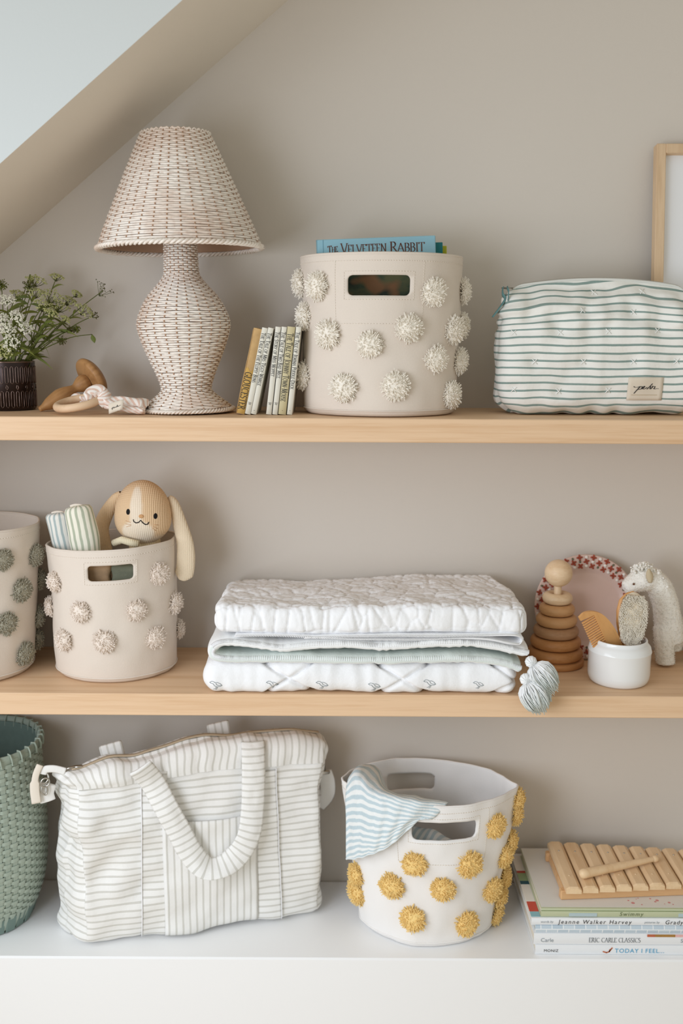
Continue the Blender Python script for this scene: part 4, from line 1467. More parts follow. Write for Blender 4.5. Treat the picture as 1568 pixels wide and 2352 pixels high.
# soft cloth lying in the sage-pompom bin
b = MB()
b.rbox((.07, .05, .1), .04, (20, 16, 28), lambda q, n_: q + n_ * (.008 * N3(q.x * 20, q.y * 20, q.z * 20)))
o = b.build('rolled_cloth', mat_cloth('dusty_pink_cloth', srgb(206, 178, 158)), loc=(-.665, .13, Z2 + .115))
tag(o, 'dusty pink cloth inside the sage-pompom bin', 'cloth')

# ------------------------------------------------------------------ folded quilts
M['quilt_white'] = mat_plain('white_quilt_cotton', srgb(243, 243, 244), .85, .15, bump=.4, bscale=170, bdist=.0016)
M['quilt_col'] = mat_col('mint_lined_quilt', .85, .15, .35, 170, .0014)
WHT, MNT = srgb(243, 244, 244), srgb(222, 229, 225)
qx = lambda px: (px - 783) * .000728
def rowz(row, Y=0.0): return P(800, row, Y).z
low = thing('folded_quilt', 'bird print quilt with pale mint lining and tassels, under the white one', 'quilt', (qx(830), .0, Z2 + .0005))
LQ = Vector(low.location)
# lower block: rounded front fold with diamond quilting
x0, x1 = qx(462) , qx(1197)
zb0, zb1 = 0.0, rowz(1524, .0) - LQ.z
hx, hy, hz = (x1 - x0) / 2, .122, (zb1 - zb0) / 2
cx = (x0 + x1) / 2 - LQ.x
def low_fn(q, n_):
    g = q.x + q.z * 1.5
    h_ = q.x - q.z * 1.5
    per = .192
    def gr(t_): 
        f = abs((t_ / per + .13) % 1 - .5) * per
        return math.exp(-(f / .0055) ** 2)
    G = max(gr(g), gr(h_))
    am = -.0075 * G + .0045 * N3(q.x * 11, q.y * 11, q.z * 26) + .0026 * N3(q.x * 60, q.y * 14, q.z * 18) * (1.0 + G)
    p = q + n_ * am
    if q.z < -hz * .8: p.z = max(p.z, -hz)
    e = smooth(hx * .88, hx, abs(q.x))
    p.z += e * .004 * (1 if q.x < 0 else -1)
    return Vector((p.x + cx, p.y + .118, p.z + hz))
b = MB()
b.rbox((hx, hy, hz), hz * .92, (200, 30, 26), low_fn)
lb_ = b.build('folded_block', M['quilt_white'], low)
lt = bvh_of(lb_)
# printed birds
M['bird_ink'] = mat_plain('grey_bird_print', srgb(150, 158, 160), .9, .1)
BIRD = [[(-.8, .5), (-.5, .75), (-.2, .7), (.0, .5), (.3, .55), (.7, .3), (.95, -.1), (.7, -.3), (.3, -.35), (.0, -.2), (-.2, .1), (-.35, .35), (-.6, .35), (-.8, .5)], [(.1, .4), (.2, .1), (.5, -.1), (.9, -.1)], [(.15, -.35), (.0, -.7), (-.3, -.85)], [(.3, -.35), (.2, -.75), (.0, -1.0)]]
for (px, py, s_, fl) in ((494, 1574, .0118, 1), (624, 1573, .0115, 1), (738, 1573, .0115, 1), (858, 1577, .0115, 1), (985, 1570, .0115, 1), (1097, 1573, .010, 1)):
    d = ray(px, py).normalized(); o_ = CAM - LQ
    h = lt.ray_cast(o_, d)
    if not h[0]: continue
    b = MB()
    for st in BIRD:
        prev = []
        for q in ribbon2d(st, lambda a_, c_: .085):
            pts = []
            for (u, v) in q:
                hh = lt.ray_cast(Vector((h[0].x + u * s_ * fl, -.2, h[0].z + v * s_ * .8)), Vector((0, 1, 0)))
                if hh[0]: pts.append(hh[0] + Vector((0, -.0007, 0)))
            if len(pts) == 4: b.add(pts, [(0, 1, 2, 3)])
    if b.v: b.build('bird_print', M['bird_ink'], low)
# doubled sheet above it: fold at the left, open to the right
def sheet(parent, base, path2, th, y0, y1, mat, colfn, name, nY=14, wob=.001, seed=0):
    path = catmull([(x, 0, z) for x, z in path2], 10)
    n_ = len(path) - 1
    def fn(u, v):
        i = int(round(v * n_))
        t_ = (path[min(i + 1, n_)] - path[max(i - 1, 0)]).normalized()
        nn = Vector((-t_.z, 0, t_.x))
        # cross-section: stadium, u runs round it
        a = u * 2
        if u < .5: s_ = 1; f = u * 2
        else: s_ = -1; f = 2 - u * 2
        ca = -math.cos(PI * f)                        # -1 front .. 1 back
        yy = lerp(y0, y1, (ca + 1) / 2)
        tt_ = th * (1 - abs(ca) ** 10) ** .5
        w = wob * N3(path[i].x * 30 + seed, yy * 20, s_) + wob * (.25 + .5 * N3(path[i].x * 22, seed, 4)) * math.sin(path[i].x * 420 + seed + 5 * N3(path[i].x * 40, 0, 0)) * smooth(.06, 0, yy - y0)
        end = 1 if 0 < i < n_ else 0.15
        return path[i] - base + nn * (s_ * (tt_ * end + w)) + Vector((0, yy, 0))
    b = MB()
    b.grid(2 * nY, n_, fn, cu=True, col=(lambda u, v: colfn(u, v)) if colfn else None)
    ends = [len(b.v) - 2 * nY + k for k in range(2 * nY)]
    b.f.append(tuple(ends)); b.f.append(tuple(reversed(range(2 * nY))))
    return b.build(name, mat, parent, fix=True), path
up = [(1214, 1500), (1185, 1494), (1120, 1481), (1040, 1477), (960, 1481), (880, 1487), (800, 1482), (720, 1484), (650, 1491), (590, 1484), (530, 1478), (500, 1483), (487, 1497), (492, 1511), (520, 1517), (580, 1517), (680, 1516), (780, 1518), (880, 1518), (980, 1515), (1080, 1514), (1150, 1521), (1198, 1536)]
up2 = [(qx(px), rowz(r_, -.004) ) for px, r_ in up]
def sh_col(u, v):
    outer = u < .5
    # path runs right to left on top: left normal points down (inside)
    inner = outer
    if v < .52: return MNT if .07 < u < .5 else WHT      # upper layer: white outside and edge, mint underneath
    return MNT if u < .5 or u > .975 else WHT            # lower layer: mint upper face and edge
so, spath = sheet(low, LQ, up2, .0094, -.006, .20, M['quilt_col'], sh_col, 'doubled_sheet', nY=24, wob=.0022)
# whip stitches along the front edge
b = MB()
for i in range(len(spath) - 1):
    for k in range(2):
        p = spath[i].lerp(spath[i + 1], (k + .5) / 2) - LQ
        t_ = (spath[i + 1] - spath[i]).normalized(); nn = Vector((-t_.z, 0, t_.x))
        sg = -1 if i < .52 * len(spath) else 1
        b.tube([p + nn * (sg * .0063) + Vector((0, -.0010, 0)), p + nn * (sg * .0039) + Vector((0, -.0047, 0)), p + nn * (sg * .0005) + Vector((0, -.0062, 0))], .00055, 4)
o = b.build('edge_stitching', M['quilt_white'], so); o['kind'] = 'stuff'
# tassels
def tassel(pc_, neck, L, R, seed):
    r = random.Random(seed)
    pc_, neck = Vector(pc_), Vector(neck)
    b = MB()
    bead = neck
    b.sphere(bead, .0098, 16, 12, col=lambda u, v: WHT)
    for k in range(5):
        b.tube([bead + Matrix.Rotation(k * .6, 3, 'Y') @ Vector((.0099 * math.cos(2 * PI * i / 14), .0099 * math.sin(2 * PI * i / 14), 0)) for i in range(14)], .0007, 4, closed=True, col=lambda t_: srgb(226, 228, 228))
    ax = (pc_ - neck).normalized()
    q = ax.to_track_quat('Z', 'Y').to_matrix()
    c1, c2 = WHT, srgb(212, 219, 214)
    for i in range(520):
        a = r.uniform(0, 2 * PI); k = r.random() ** .4
        cl = .10 * math.sin(a * 5 + seed) + .08 * math.sin(a * 11)
        ln = 1 + .22 * N3(math.cos(a) * 2.2 + seed, math.sin(a) * 2.2, k) + r.uniform(-.1, .06)
        jit = r.gauss(0, .05)
        pts = []
        for s_ in (0, .1, .3, .55, .8, 1.0):
            w = interp([0, .1, .3, .55, .8, 1], [.25, .66, .95, 1.0, .92, .78], s_) * R * k * (1 + cl * s_)
            tw = a + (.35 * math.sin(i * 1.7) + jit) * s_
            pts.append(neck + q @ Vector((w * math.cos(tw), w * math.sin(tw), .006 + s_ * L * ln * (1 - .16 * k * k))))
        b.tube(pts, .00078, 4, col=lambda t_: tuple(lerp(c1[j], c2[j], smooth(.3, .95, t_ + .15 * math.sin(i))) for j in range(3)))
    return b
tp = P(1247, 1556, -.018) - LQ; tn = P(1219, 1520, -.012) - LQ
tassel(tp, tn, .052, .0235, 1).build('tassel', mat_col('tassel_yarn', .95, .08, 0), low)
tp = P(1228, 1600, -.026) - LQ; tn = P(1207, 1560, -.020) - LQ
tassel(tp, tn, .052, .0245, 2).build('tassel', mat_col('tassel_yarn_b', .95, .08, 0), low)

# white quilt on top
top = thing('folded_quilt', 'plain white crinkled quilt folded on top of the bird print quilt', 'quilt', (qx(850), .0, rowz(1458, .0)))
TQ = Vector(top.location)
tx0, tx1 = qx(492), qx(1212)
tz1 = rowz(1392, 0) - TQ.z
hx2, hy2, hz2 = (tx1 - tx0) / 2, .121, tz1 / 2
cx2 = (tx0 + tx1) / 2 - TQ.x
def top_fn(q, n_):
    front = smooth(.2, .9, -n_.y)
    am = 0
    if n_.z > -.5:
        c1 = crease(q.x * 26, q.y * 34, q.z * 10)
        c2 = crease(q.x * 60 + 5, q.y * 50, q.z * 14)
        am += (-.0042 * math.exp(-c1 / .07) - .002 * math.exp(-c2 / .08)) * (1 - .75 * front)
        am += .005 * N3(q.x * 18, q.y * 22, q.z * 12)
    am += front * (.003 * N3(q.x * 52, 1.7, q.z * 12) - .0038 * math.exp(-crease(q.x * 34, 7.3, q.z * 9) / .06))
    p = q + n_ * am
    # right end stands a little proud, back edge falls
    k = smooth(.0, hy2, q.y)
    p.z -= .012 * k * smooth(-1, 1, -q.x / hx2)
    # right flank pulls inwards towards the back
    if q.x > 0: p.x -= .028 * k * (q.x / hx2) ** 2
    p.z += .0025 * math.sin(q.x * 14)
    return Vector((p.x + cx2, p.y + .1185, p.z + hz2))
b = MB()
b.rbox((hx2, hy2, hz2), .017, (220, 80, 20), top_fn)
b.build('folded_block', M['quilt_white'], top)
tr2 = [(700, 1467), (800, 1464), (900, 1462), (1000, 1462), (1100, 1460), (1170, 1458), (1193, 1461), (1199, 1469), (1192, 1478), (1170, 1477), (1120, 1468), (1060, 1466), (960, 1470), (860, 1470), (760, 1468), (640, 1463), (540, 1464)]
tr3 = [(qx(px), rowz(r_ - 2, -.002)) for px, r_ in tr2]
o, tp_ = sheet(top, TQ, tr3, .0026, -.003, .18, M['quilt_white'], None, 'turned_edge', nY=10, wob=.0005, seed=3)
b = MB()
for i in range(len(tp_) - 1):
    for k in range(3):
        p = tp_[i].lerp(tp_[i + 1], (k + .5) / 3) - TQ
        b.tube([p + Vector((.0015, -.0026, .0016)), p + Vector((-.0012, -.0030, -.0016))], .0008, 4)
o2 = b.build('edge_stitching', M['quilt_white'], o); o2['kind'] = 'stuff'

# ------------------------------------------------------------------ stacking toy
M['beech'] = mat_wood('light_beech', srgb(232, 204, 168), srgb(220, 186, 146), scale=(24, 24, 60), rough=.4, fleck=.15)
M['honey'] = mat_wood('honey_wood', srgb(206, 160, 112), srgb(190, 142, 94), scale=(20, 20, 60), rough=.42, fleck=.15)
M['walnutish'] = mat_wood('tan_wood', srgb(182, 142, 106), srgb(166, 126, 90), scale=(20, 20, 60), rough=.42, fleck=.15)
M['amber'] = mat_wood('amber_wood', srgb(190, 136, 86), srgb(174, 120, 70), scale=(20, 20, 60), rough=.42, fleck=.15)
st = thing('stacking_toy', 'wooden ring stacking toy with a ball top beside the quilts', 'toy', (P(1276, 1500, .165).x, .172, Z2))
z = .0
b = MB()
b.lathe([(.0001, 0), (.050, .0), (.0525, .002), (.053, .006), (.0525, .010), (.050, .012), (.0001, .012)], 56)
b.build('base', M['amber'], st)
z = .0121
for k, (r_, mt) in enumerate(((.0505, 'amber'), (.0465, 'amber'), (.0415, 'walnutish'), (.0375, 'honey'), (.0325, 'honey'), (.0275, 'beech'))):
    hh = .0205
    pr = []
    rt_ = hh / 2
    for i in range(25):
        a = 2 * PI * i / 24
        pr.append((r_ - rt_ * 1.0 + rt_ * math.cos(a) if math.cos(a) > 0 else r_ - rt_ + (r_ - rt_ - .0075) * .98 * math.cos(a), z + hh / 2 + hh / 2 * math.sin(a)))
    b = MB(); b.lathe(pr[:-1] + [pr[0]], 56)
    b.build('ring', M[mt], st, fix=True)
    z += hh + .0001
b = MB()
b.lathe([(.0001, .005), (.0068, .005), (.0068, z + .012), (.0055, z + .014)], 24)
b.build('peg', M['beech'], st)
b = MB()
b.sphere((0, 0, z + .0115 + .0245), .0252, 40, 26)
b.build('ball', M['beech'], st)

# ------------------------------------------------------------------ flower-rimmed plate against the wall
PR = .098
plate = thing('wall_plate', 'round pink plate with red flower rim leaning behind stacking toy', 'plate', (P(1343, 1400, .23).x - .002, .196, Z2 + .001), (math.radians(-13), 0, 0))
M['pink_glaze'] = mat_plain('pink_glaze', srgb(222, 194, 182), .25, .5, var=.1, vscale=30)
M['white_glaze'] = mat_plain('white_glaze', srgb(236, 228, 220), .25, .5)
M['red_glaze'] = mat_plain('red_flower_glaze', srgb(168, 76, 52), .35, .4, var=.3, vscale=120)
M['green_glaze'] = mat_plain('green_glaze', srgb(112, 108, 84), .35, .4)
Mp = Matrix.Translation((0, 0, PR)) @ Matrix.Rotation(PI / 2, 4, 'X')
b = MB()
prof_ = [(.0001, .0), (.062, .0), (.068, .001), (.073, .0055), (.081, .007), (PR - .002, .0085), (PR, .0075), (PR - .001, .0055), (.076, .001), (.064, -.0035), (.0001, -.0035)]
b.lathe([(r_, z_) for r_, z_ in prof_], 72, M=Mp)
b.build('plate_body', M['pink_glaze'], plate, fix=True)
fm = MB()
for k in range(4):
    a = PI / 2 * k
    c_ = Vector((.0034 * math.cos(a), .0034 * math.sin(a), .0))
    fm.sphere(c_, (.0027, .0021, .0016), 8, 6, M=Matrix.Rotation(a, 3, 'Z'))
fm.sphere((0, 0, .001), (.0016, .0016, .0012), 8, 5)
fme = fm.mesh('flower'); fme.materials.append(M['red_glaze']); fme.polygons.foreach_set('use_smooth', [True] * len(fme.polygons))
bm_ = MB(); bm_.sphere((0, 0, 0), (.0034, .0034, .002), 10, 6)
bme = bm_.mesh('bead'); bme.materials.append(M['white_glaze']); bme.polygons.foreach_set('use_smooth', [True] * len(bme.polygons))
gm_ = MB(); gm_.sphere((0, 0, 0), (.0027, .0022, .0015), 8, 5)
gme = gm_.mesh('leaf_dot'); gme.materials.append(M['green_glaze'])
NF = 22
for ring, (rad, off) in enumerate(((.0928, 0), (.0848, .5), (.0765, 0))):
    hz_ = .0095 if ring == 0 else .0085 if ring == 1 else .0068
    for k in range(NF):
        a = 2 * PI * (k + off) / NF
        m = Mp @ Matrix.Translation((rad * math.cos(a), rad * math.sin(a), hz_)) @ Matrix.Rotation(a + .3 * ring, 4, 'Z')
        obj_from_mesh('flower', fme, plate, m)
        a2 = a + PI / NF
        m = Mp @ Matrix.Translation((rad * math.cos(a2), rad * math.sin(a2), hz_)) @ Matrix.Rotation(a2, 4, 'Z')
        obj_from_mesh('bead' if (k + ring) % 3 else 'leaf_dot', bme if (k + ring) % 3 else gme, plate, m)

# ------------------------------------------------------------------ white jar with comb and brush
jc = Q(1430, 1586, Z2)
M['porcelain'] = mat_plain('white_porcelain', srgb(240, 241, 240), .12, .5)
JR = .0535
jar = thing('ceramic_jar', 'glossy white ceramic jar holding the comb and brush', 'jar', (jc.x + .0055, jc.y + .051, Z2))
b = MB()
pr = [(.0001, .003), (.040, .003), (.043, .0), (.046, .0), (.0505, .004), (.0528, .011), (.0535, .018), (.0535, .055), (.0545, .057), (.0545, .0585), (.0535, .060), (.0522, .066), (.0480, .0705), (.0465, .0715), (.0465, .0765), (.0458, .078), (.0440, .078), (.0432, .076), (.0432, .071), (.0475, .065), (.0495, .058), (.0495, .015), (.046, .008), (.0001, .007)]
b.lathe(pr, 72)
b.build('jar_body', M['porcelain'], jar)
# comb
M['comb'] = mat_wood('peach_wood', srgb(222, 168, 108), srgb(206, 148, 88), scale=(40, 40, 8), rough=.42, fleck=.2)
cbx = P(1398, 1440, .09)
cmb = thing('wooden_comb', 'orange wooden comb standing in the white jar', 'comb', (jar.location.x + .006, jar.location.y + .006, Z2 + .0095), (math.radians(7), math.radians(-29), math.radians(12)))
cmb.scale = (1.2, 1.2, 1.2)
CL = .124
b = MB()
outl = [(.0, .0), (.0, CL - .002), (-.017, CL + .002), (-.020, CL), (-.020, CL - .0045), (-.001, CL - .0075)]
# body: curved back on the right, toothed edge on the left
back = [(x_, z_) for x_, z_ in [(.001, .0), (.012, .01), (.0185, .035), (.020, .06), (.0175, .085), (.011, .106), (.000, .119), (-.012, .1245), (-.0225, .1225)]]
back = [(p.x, p.z) for p in catmull([(x_, 0, z_) for x_, z_ in back], 5)]
front = [(-.0225, .1165), (-.001, .113), (-.001, .004)]
poly = back + front
m_ = len(poly)
vv = [(x_, -.0022, z_) for x_, z_ in poly] + [(x_, .0022, z_) for x_, z_ in poly]
fc = [tuple(range(m_))[::-1], tuple(range(m_, 2 * m_))] + [(i, (i + 1) % m_, m_ + (i + 1) % m_, m_ + i) for i in range(m_)]
b.add(vv, fc)
b.build('comb_back', M['comb'], cmb, flat=True, fix=True)
tm = MB()
tm.tube([(0, 0, 0), (-.012, 0, 0), (-.0205, 0, -.0004), (-.0215, 0, -.0005)], lambda t_: (.0013, .0019) if t_ < .9 else (.0007, .0010), 6, flat=Vector((0, 0, 1)))
tme = tm.mesh('tooth'); tme.materials.append(M['comb'])
for k in range(27):
    obj_from_mesh('tooth', tme, cmb, Matrix.Translation((-.0005, 0, .007 + k * .0040)))
# brush
br = thing('baby_brush', 'wooden baby hairbrush with cream bristles standing in white jar', 'brush', (jar.location.x + .010, jar.location.y - .006, Z2 + .016), (math.radians(-8), math.radians(5), 0))
bz0, bz1 = .058, .142
def hw(z_):
    return interp([0, .02, .048, .062, .085, .108, .128, .140, .1445], [.009, .0105, .0125, .0165, .0235, .0255, .0225, .0125, .001], z_)
b = MB()
nz = 40
def bf(u, v):
    z_ = .1445 * v; a = 2 * PI * u
    return Vector((hw(z_) * math.cos(a), .004 + .0062 * math.sin(a) * min(1, hw(z_) / .008), z_))
b.grid(28, nz, bf, cu=True)
b.build('handle', M['comb'], br)
r_ = random.Random(4)
b = MB()
b.sphere((0, -.005, .101), (.0235, .0105, .043), 20, 14, col=lambda u, v: srgb(230, 216, 192))
for i in range(3600):
    z_ = r_.uniform(bz0, bz1 - .004); w_ = hw(z_) * .86
    x_ = r_.uniform(-w_, w_)
    e = (x_ / .024) ** 2 + ((z_ - .101) / .044) ** 2
    if e > 1: continue
    k = 1 + .18 * N3(x_ * 120, 0, z_ * 120)
    tip = Vector((x_ * 1.12 + r_.gauss(0, .0012), -.002 - .0155 * k, z_ + (z_ - .1) * .10 - .004 + r_.gauss(0, .0012)))
    b.tube([(x_, -.001, z_), Vector((x_, -.001, z_)).lerp(tip, .6) + Vector((0, 0, .001)), tip], lambda t_: lerp(.0006, .00042, t_), 3, col=lambda t_: tuple(lerp(srgb(226, 210, 184)[j], srgb(252, 244, 228)[j], t_) for j in range(3)))
o = b.build('bristles', mat_col('goat_hair', .8, .2, 0), br); o['kind'] = 'stuff'

# ------------------------------------------------------------------ white plush horse
hp = P(1525, 1546, .14)
horse = thing('plush_horse', 'white fleecy plush horse standing behind the white jar', 'soft toy', (hp.x, .168, Z2))
LH = lambda px, py, Y: P(px, py, Y) - Vector(horse.location)
hb = MB()
def limb(pts, radii, sq=1.0):
    path = catmull(pts, 6)
    hb.tube(path, lambda t_: interp([i / (len(radii) - 1) for i in range(len(radii))], radii, t_), 16, caps=True)
YH = .165
limb([LH(1433, 1351, YH - .006), LH(1445, 1345, YH - .004), LH(1462, 1336, YH), LH(1482, 1330, YH), LH(1503, 1334, YH + .004)], [.0105, .0148, .020, .0225, .0205])
limb([LH(1492, 1322, YH), LH(1512, 1345, YH + .003), LH(1527, 1385, YH + .006), LH(1534, 1430, YH + .008), LH(1538, 1470, YH + .012)], [.0165, .0225, .0235, .0245, .026])
limb([LH(1526, 1440, YH + .004), LH(1525, 1480, YH - .002), LH(1526, 1515, YH - .004), LH(1526, 1542, YH - .004)], [.021, .0175, .0168, .0168])
limb([LH(1530, 1450, YH + .02), LH(1560, 1450, YH + .028), LH(1600, 1455, YH + .03), LH(1632, 1462, YH + .028)], [.022, .0265, .0275, .0235])
for (px_, dy) in ((1545, .040), (1625, .012), (1640, .044)):
    pb_ = LH(px_, 1470, YH + dy * .7)
    limb([pb_, Vector((pb_.x, pb_.y, .03)), Vector((pb_.x, pb_.y, .0165))], [.019, .0168, .0165])
for (px_, py_, yy) in ((1525, 1542, YH - .004), (1545, 1470, 0), (1625, 1470, 0), (1640, 1470, 0)):
    pass
hme = remeshed(hb, .0022, 'body', 5)
zmin = min(v.co.z for v in hme.vertices)
def fleece(co, n_):
    k = .0009 * N3(co.x * 300, co.y * 300, co.z * 300) + .0009 * N3(co.x * 150 + 4, co.y * 150, co.z * 150)
    p = co + n_ * k
    p.z = max(p.z - (zmin if co.z < .03 else 0) * (1 - co.z / .03 if co.z < .03 else 0), .0003)
    return p
M['fleece'] = mat_plain('white_fleece', srgb(251, 248, 240), .95, .08, bump=.8, bscale=330, bdist=.002)
hbody = finish_mesh(hme, M['fleece'], 'body', horse, move=fleece)
b = MB(); fr_ = random.Random(21)
pl = [(p.center.copy(), p.normal.copy()) for p in hme.polygons if p.center.z > .006]
for i in range(6000):
    c_, n_ = fr_.choice(pl)
    head = c_.x < -.05 and c_.z > .12
    ln = fr_.uniform(.0008, .0019) * (.4 if head else 1)
    d_ = (n_ + Vector((fr_.uniform(-.7, .7), fr_.uniform(-.7, .7), fr_.uniform(-.9, .5)))).normalized()
    c_ = c_ + Vector((fr_.uniform(-.001, .001), fr_.uniform(-.001, .001), fr_.uniform(-.001, .001)))
    b.tube([c_ - n_ * .0004, c_ + d_ * ln], .00042, 3)
o = b.build('fleece_pile', M['fleece'], hbody); o['kind'] = 'stuff'
b = MB(); b.sphere(LH(1455, 1341.5, YH - .0195), (.0019, .0014, .0023), 10, 8)
b.build('eye', mat_plain('brown_bead', srgb(110, 72, 44), .4), horse)
b = MB()
e0 = LH(1484, 1322, YH - .0205)
def earf(u, v):
    w = .0085 * math.sin(PI * clamp(v * .85 + .12))
    return e0 + Vector(((u - .5) * 2 * w * .75 - .004 * v + .006, -.004 - .003 * math.sin(PI * u), -.012 + .026 * v))
b.grid(8, 8, earf)
solidify(b.build('ear', mat_plain('beige_ear', srgb(206, 190, 160), .95, .1), horse), .0015, 0)
b = MB(); rr_ = random.Random(3)
mp_ = catmull([LH(1463, 1304, YH), LH(1484, 1298, YH), LH(1506, 1312, YH), LH(1527, 1345, YH + .004), LH(1543, 1395, YH + .008), LH(1552, 1440, YH + .01)], 10)
for p in mp_:
    for k in range(9):
        c_ = p + Vector((rr_.gauss(0, .0035), rr_.gauss(0, .007), rr_.gauss(0, .003)))
        b.sphere(c_ + Vector((-.002, 0, -.002)), rr_.uniform(.0016, .0032), 7, 5)
for k in range(14):
    c_ = LH(1468 + rr_.uniform(-8, 10), 1299 + rr_.uniform(-7, 6), YH + rr_.uniform(-.008, .008)); b.sphere(c_, rr_.uniform(.0018, .003), 7, 5)
b.build('mane', M['fleece'], horse)
b = MB()
tl_ = LH(1650, 1450, YH + .03)
b.tube(catmull([tl_, tl_ + Vector((.016, .004, -.004)), tl_ + Vector((.024, .004, -.03)), tl_ + Vector((.022, .002, -.055))], 5), lambda t_: lerp(.008, .005, t_), 8)
b.build('tail', M['fleece'], horse)
# ------------------------------------------------------------------ green woven basket
M['green_cane'] = mat_plain('sage_painted_bamboo', srgb(172, 184, 170), .5, .3, var=.4, vscale=60, second=srgb(146, 162, 150))
M['green_dark'] = mat_plain('dark_sage_bamboo', srgb(120, 140, 132), .55, .3, var=.4, vscale=60)
gb = thing('woven_basket', 'tall sage green woven basket at the left edge of bench', 'basket', (-.672, .132, Z3))
gp = [(.084, .0), (.088, .012), (.098, .035), (.110, .075), (.1165, .12), (.1185, .18), (.1175, .25), (.1155, .30), (.1145, .338), (.1150, .354)]
gcs = catmull([(r_, 0, z_) for r_, z_ in gp], 8)
gL = [0]
for i in range(1, len(gcs)): gL.append(gL[-1] + (gcs[i] - gcs[i - 1]).length)
gx = [p.x for p in gcs]; gz = [p.z for p in gcs]
def flat_ring(mb, s_, hw_, th, N, amp, ph):
    seg = N * 6
    R0, z0 = interp(gL, gx, s_ - hw_), interp(gL, gz, s_ - hw_)
    R1, z1 = interp(gL, gx, s_ + hw_), interp(gL, gz, s_ + hw_)
    base = len(mb.v)
    for i in range(seg):
        a = 2 * PI * i / seg
        o_ = amp * clamp(1.6 * math.cos(a * N / 2 + ph), -1, 1)
        jz = .0012 * N3(math.cos(a) * 5, math.sin(a) * 5, s_ * 90)
        for (R, z, e) in ((R0, z0, th), (R1, z1, th), (R1, z1, -th), (R0, z0, -th)):
            rr = R + o_ + e
            mb.v.append((rr * math.cos(a), rr * math.sin(a), z + jz))
    for i in range(seg):
        j = (i + 1) % seg
        for k in range(4):
            k2 = (k + 1) % 4
            mb.f.append((base + i * 4 + k, base + j * 4 + k, base + j * 4 + k2, base + i * 4 + k2))
b = MB()
GN = 52
rows = 42
for k in range(rows):
    s_ = lerp(.042, gL[-1] - .012, k / (rows - 1))
    flat_ring(b, s_, .0034, .0006, GN, .0016, k * PI)
o = b.build('weave', M['green_cane'], gb, flat=True); o['kind'] = 'stuff'
b = MB()
for k in range(GN):
    a = 2 * PI * k / GN
    d = Vector((math.cos(a), math.sin(a), 0)); t_ = Vector((-math.sin(a), math.cos(a), 0))
    n_ = 22
    base = len(b.v)
    for i in range(n_ + 1):
        s_ = gL[-1] * (.02 + .97 * i / n_)
        R, z = interp(gL, gx, s_), interp(gL, gz, s_)
        w = .0042 * R / .115
        for (e, f) in ((-1, .0005), (1, .0005), (1, -.0005), (-1, -.0005)):
            p = d * (R + f) + t_ * (e * w); b.v.append((p.x, p.y, z))
    for i in range(n_):
        for q in range(4):
            q2 = (q + 1) % 4
            b.f.append((base + i * 4 + q, base + i * 4 + q2, base + i * 4 + 4 + q2, base + i * 4 + 4 + q))
o = b.build('stakes', M['green_cane'], gb, flat=True); o['kind'] = 'stuff'
b = MB()
flat_ring(b, gL[-1] - .008, .009, .0014, 40, .0, 0)
b.build('rim_band', M['green_cane'], gb)
rw = MB()
rw.tube([(-.0040, 0, -.011), (-.0050, 0, 0), (-.003, 0, .0088), (.003, 0, .0088), (.0050, 0, 0), (.0040, 0, -.011)], lambda t_: (.0011, .0024), 6, closed=True, flat=Vector((0, 1, 0)))
rme = rw.mesh('rim_wrap'); rme.materials.append(M['green_cane'])
for k in range(36):
    a = 2 * PI * k / 36
    obj_from_mesh('rim_wrap', rme, gb, Matrix.Translation((.1152 * math.cos(a), .1152 * math.sin(a), .3465)) @ Matrix.Rotation(a, 4, 'Z') @ Matrix.Rotation(.18, 4, 'X'))
bw = MB()
bw.box((0, 0, .017), (.0022, .0185, .034), .0008, M=Matrix.Rotation(.3, 3, 'Y'))
bme2 = bw.mesh('base_slat'); bme2.materials.append(M['green_dark'])
for k in range(26):
    a = 2 * PI * k / 26
    obj_from_mesh('base_slat', bme2, gb, Matrix.Rotation(a, 4, 'Z') @ Matrix.Translation((.0905 + .0012 * (k % 2), 0, .0015)))
b = MB(); b.lathe([(.0001, .002), (.082, .002), (.086, .004), (.0001, .005)], 48); b.build('floor_disc', M['green_dark'], gb)
b = MB(); b.lathe([(max(.02, gx[i] - .0045), gz[i]) for i in range(2, len(gx) - 6)], 48); b.build('inner_wall', M['green_dark'], gb)

# ------------------------------------------------------------------ striped bag
GST = srgb(212, 210, 203)
M['bag_h'] = mat_stripe('grey_striped_cotton', srgb(243, 242, 239), GST, .0125, .28, 'v', .05, .06, .15)
M['bag_v'] = mat_stripe('grey_striped_cotton_upright', srgb(243, 242, 239), GST, .0125, .28, 'u', .05, .06, .15)
yaw = math.radians(14.6)
fl = Q(187, 2186, Z3); 
BW, BD, BH = .2285, .056, .174
Rb = Matrix.Rotation(yaw, 3, 'Z')
bc = fl + Rb @ Vector((BW - .004, BD, 0))
bag = thing('striped_bag', 'white quilted tote bag with grey stripes on the bench', 'bag', (bc.x, bc.y, Z3 + .0006), (0, 0, yaw))
def bagP(px, py, yl):
    """pixel -> bag space on the plane local y = yl"""
    Ri = Rb.transposed()
    o_ = Ri @ (CAM - Vector(bag.location)); d = Ri @ ray(px, py)
    return o_ + d * ((yl - o_.y) / d.y)
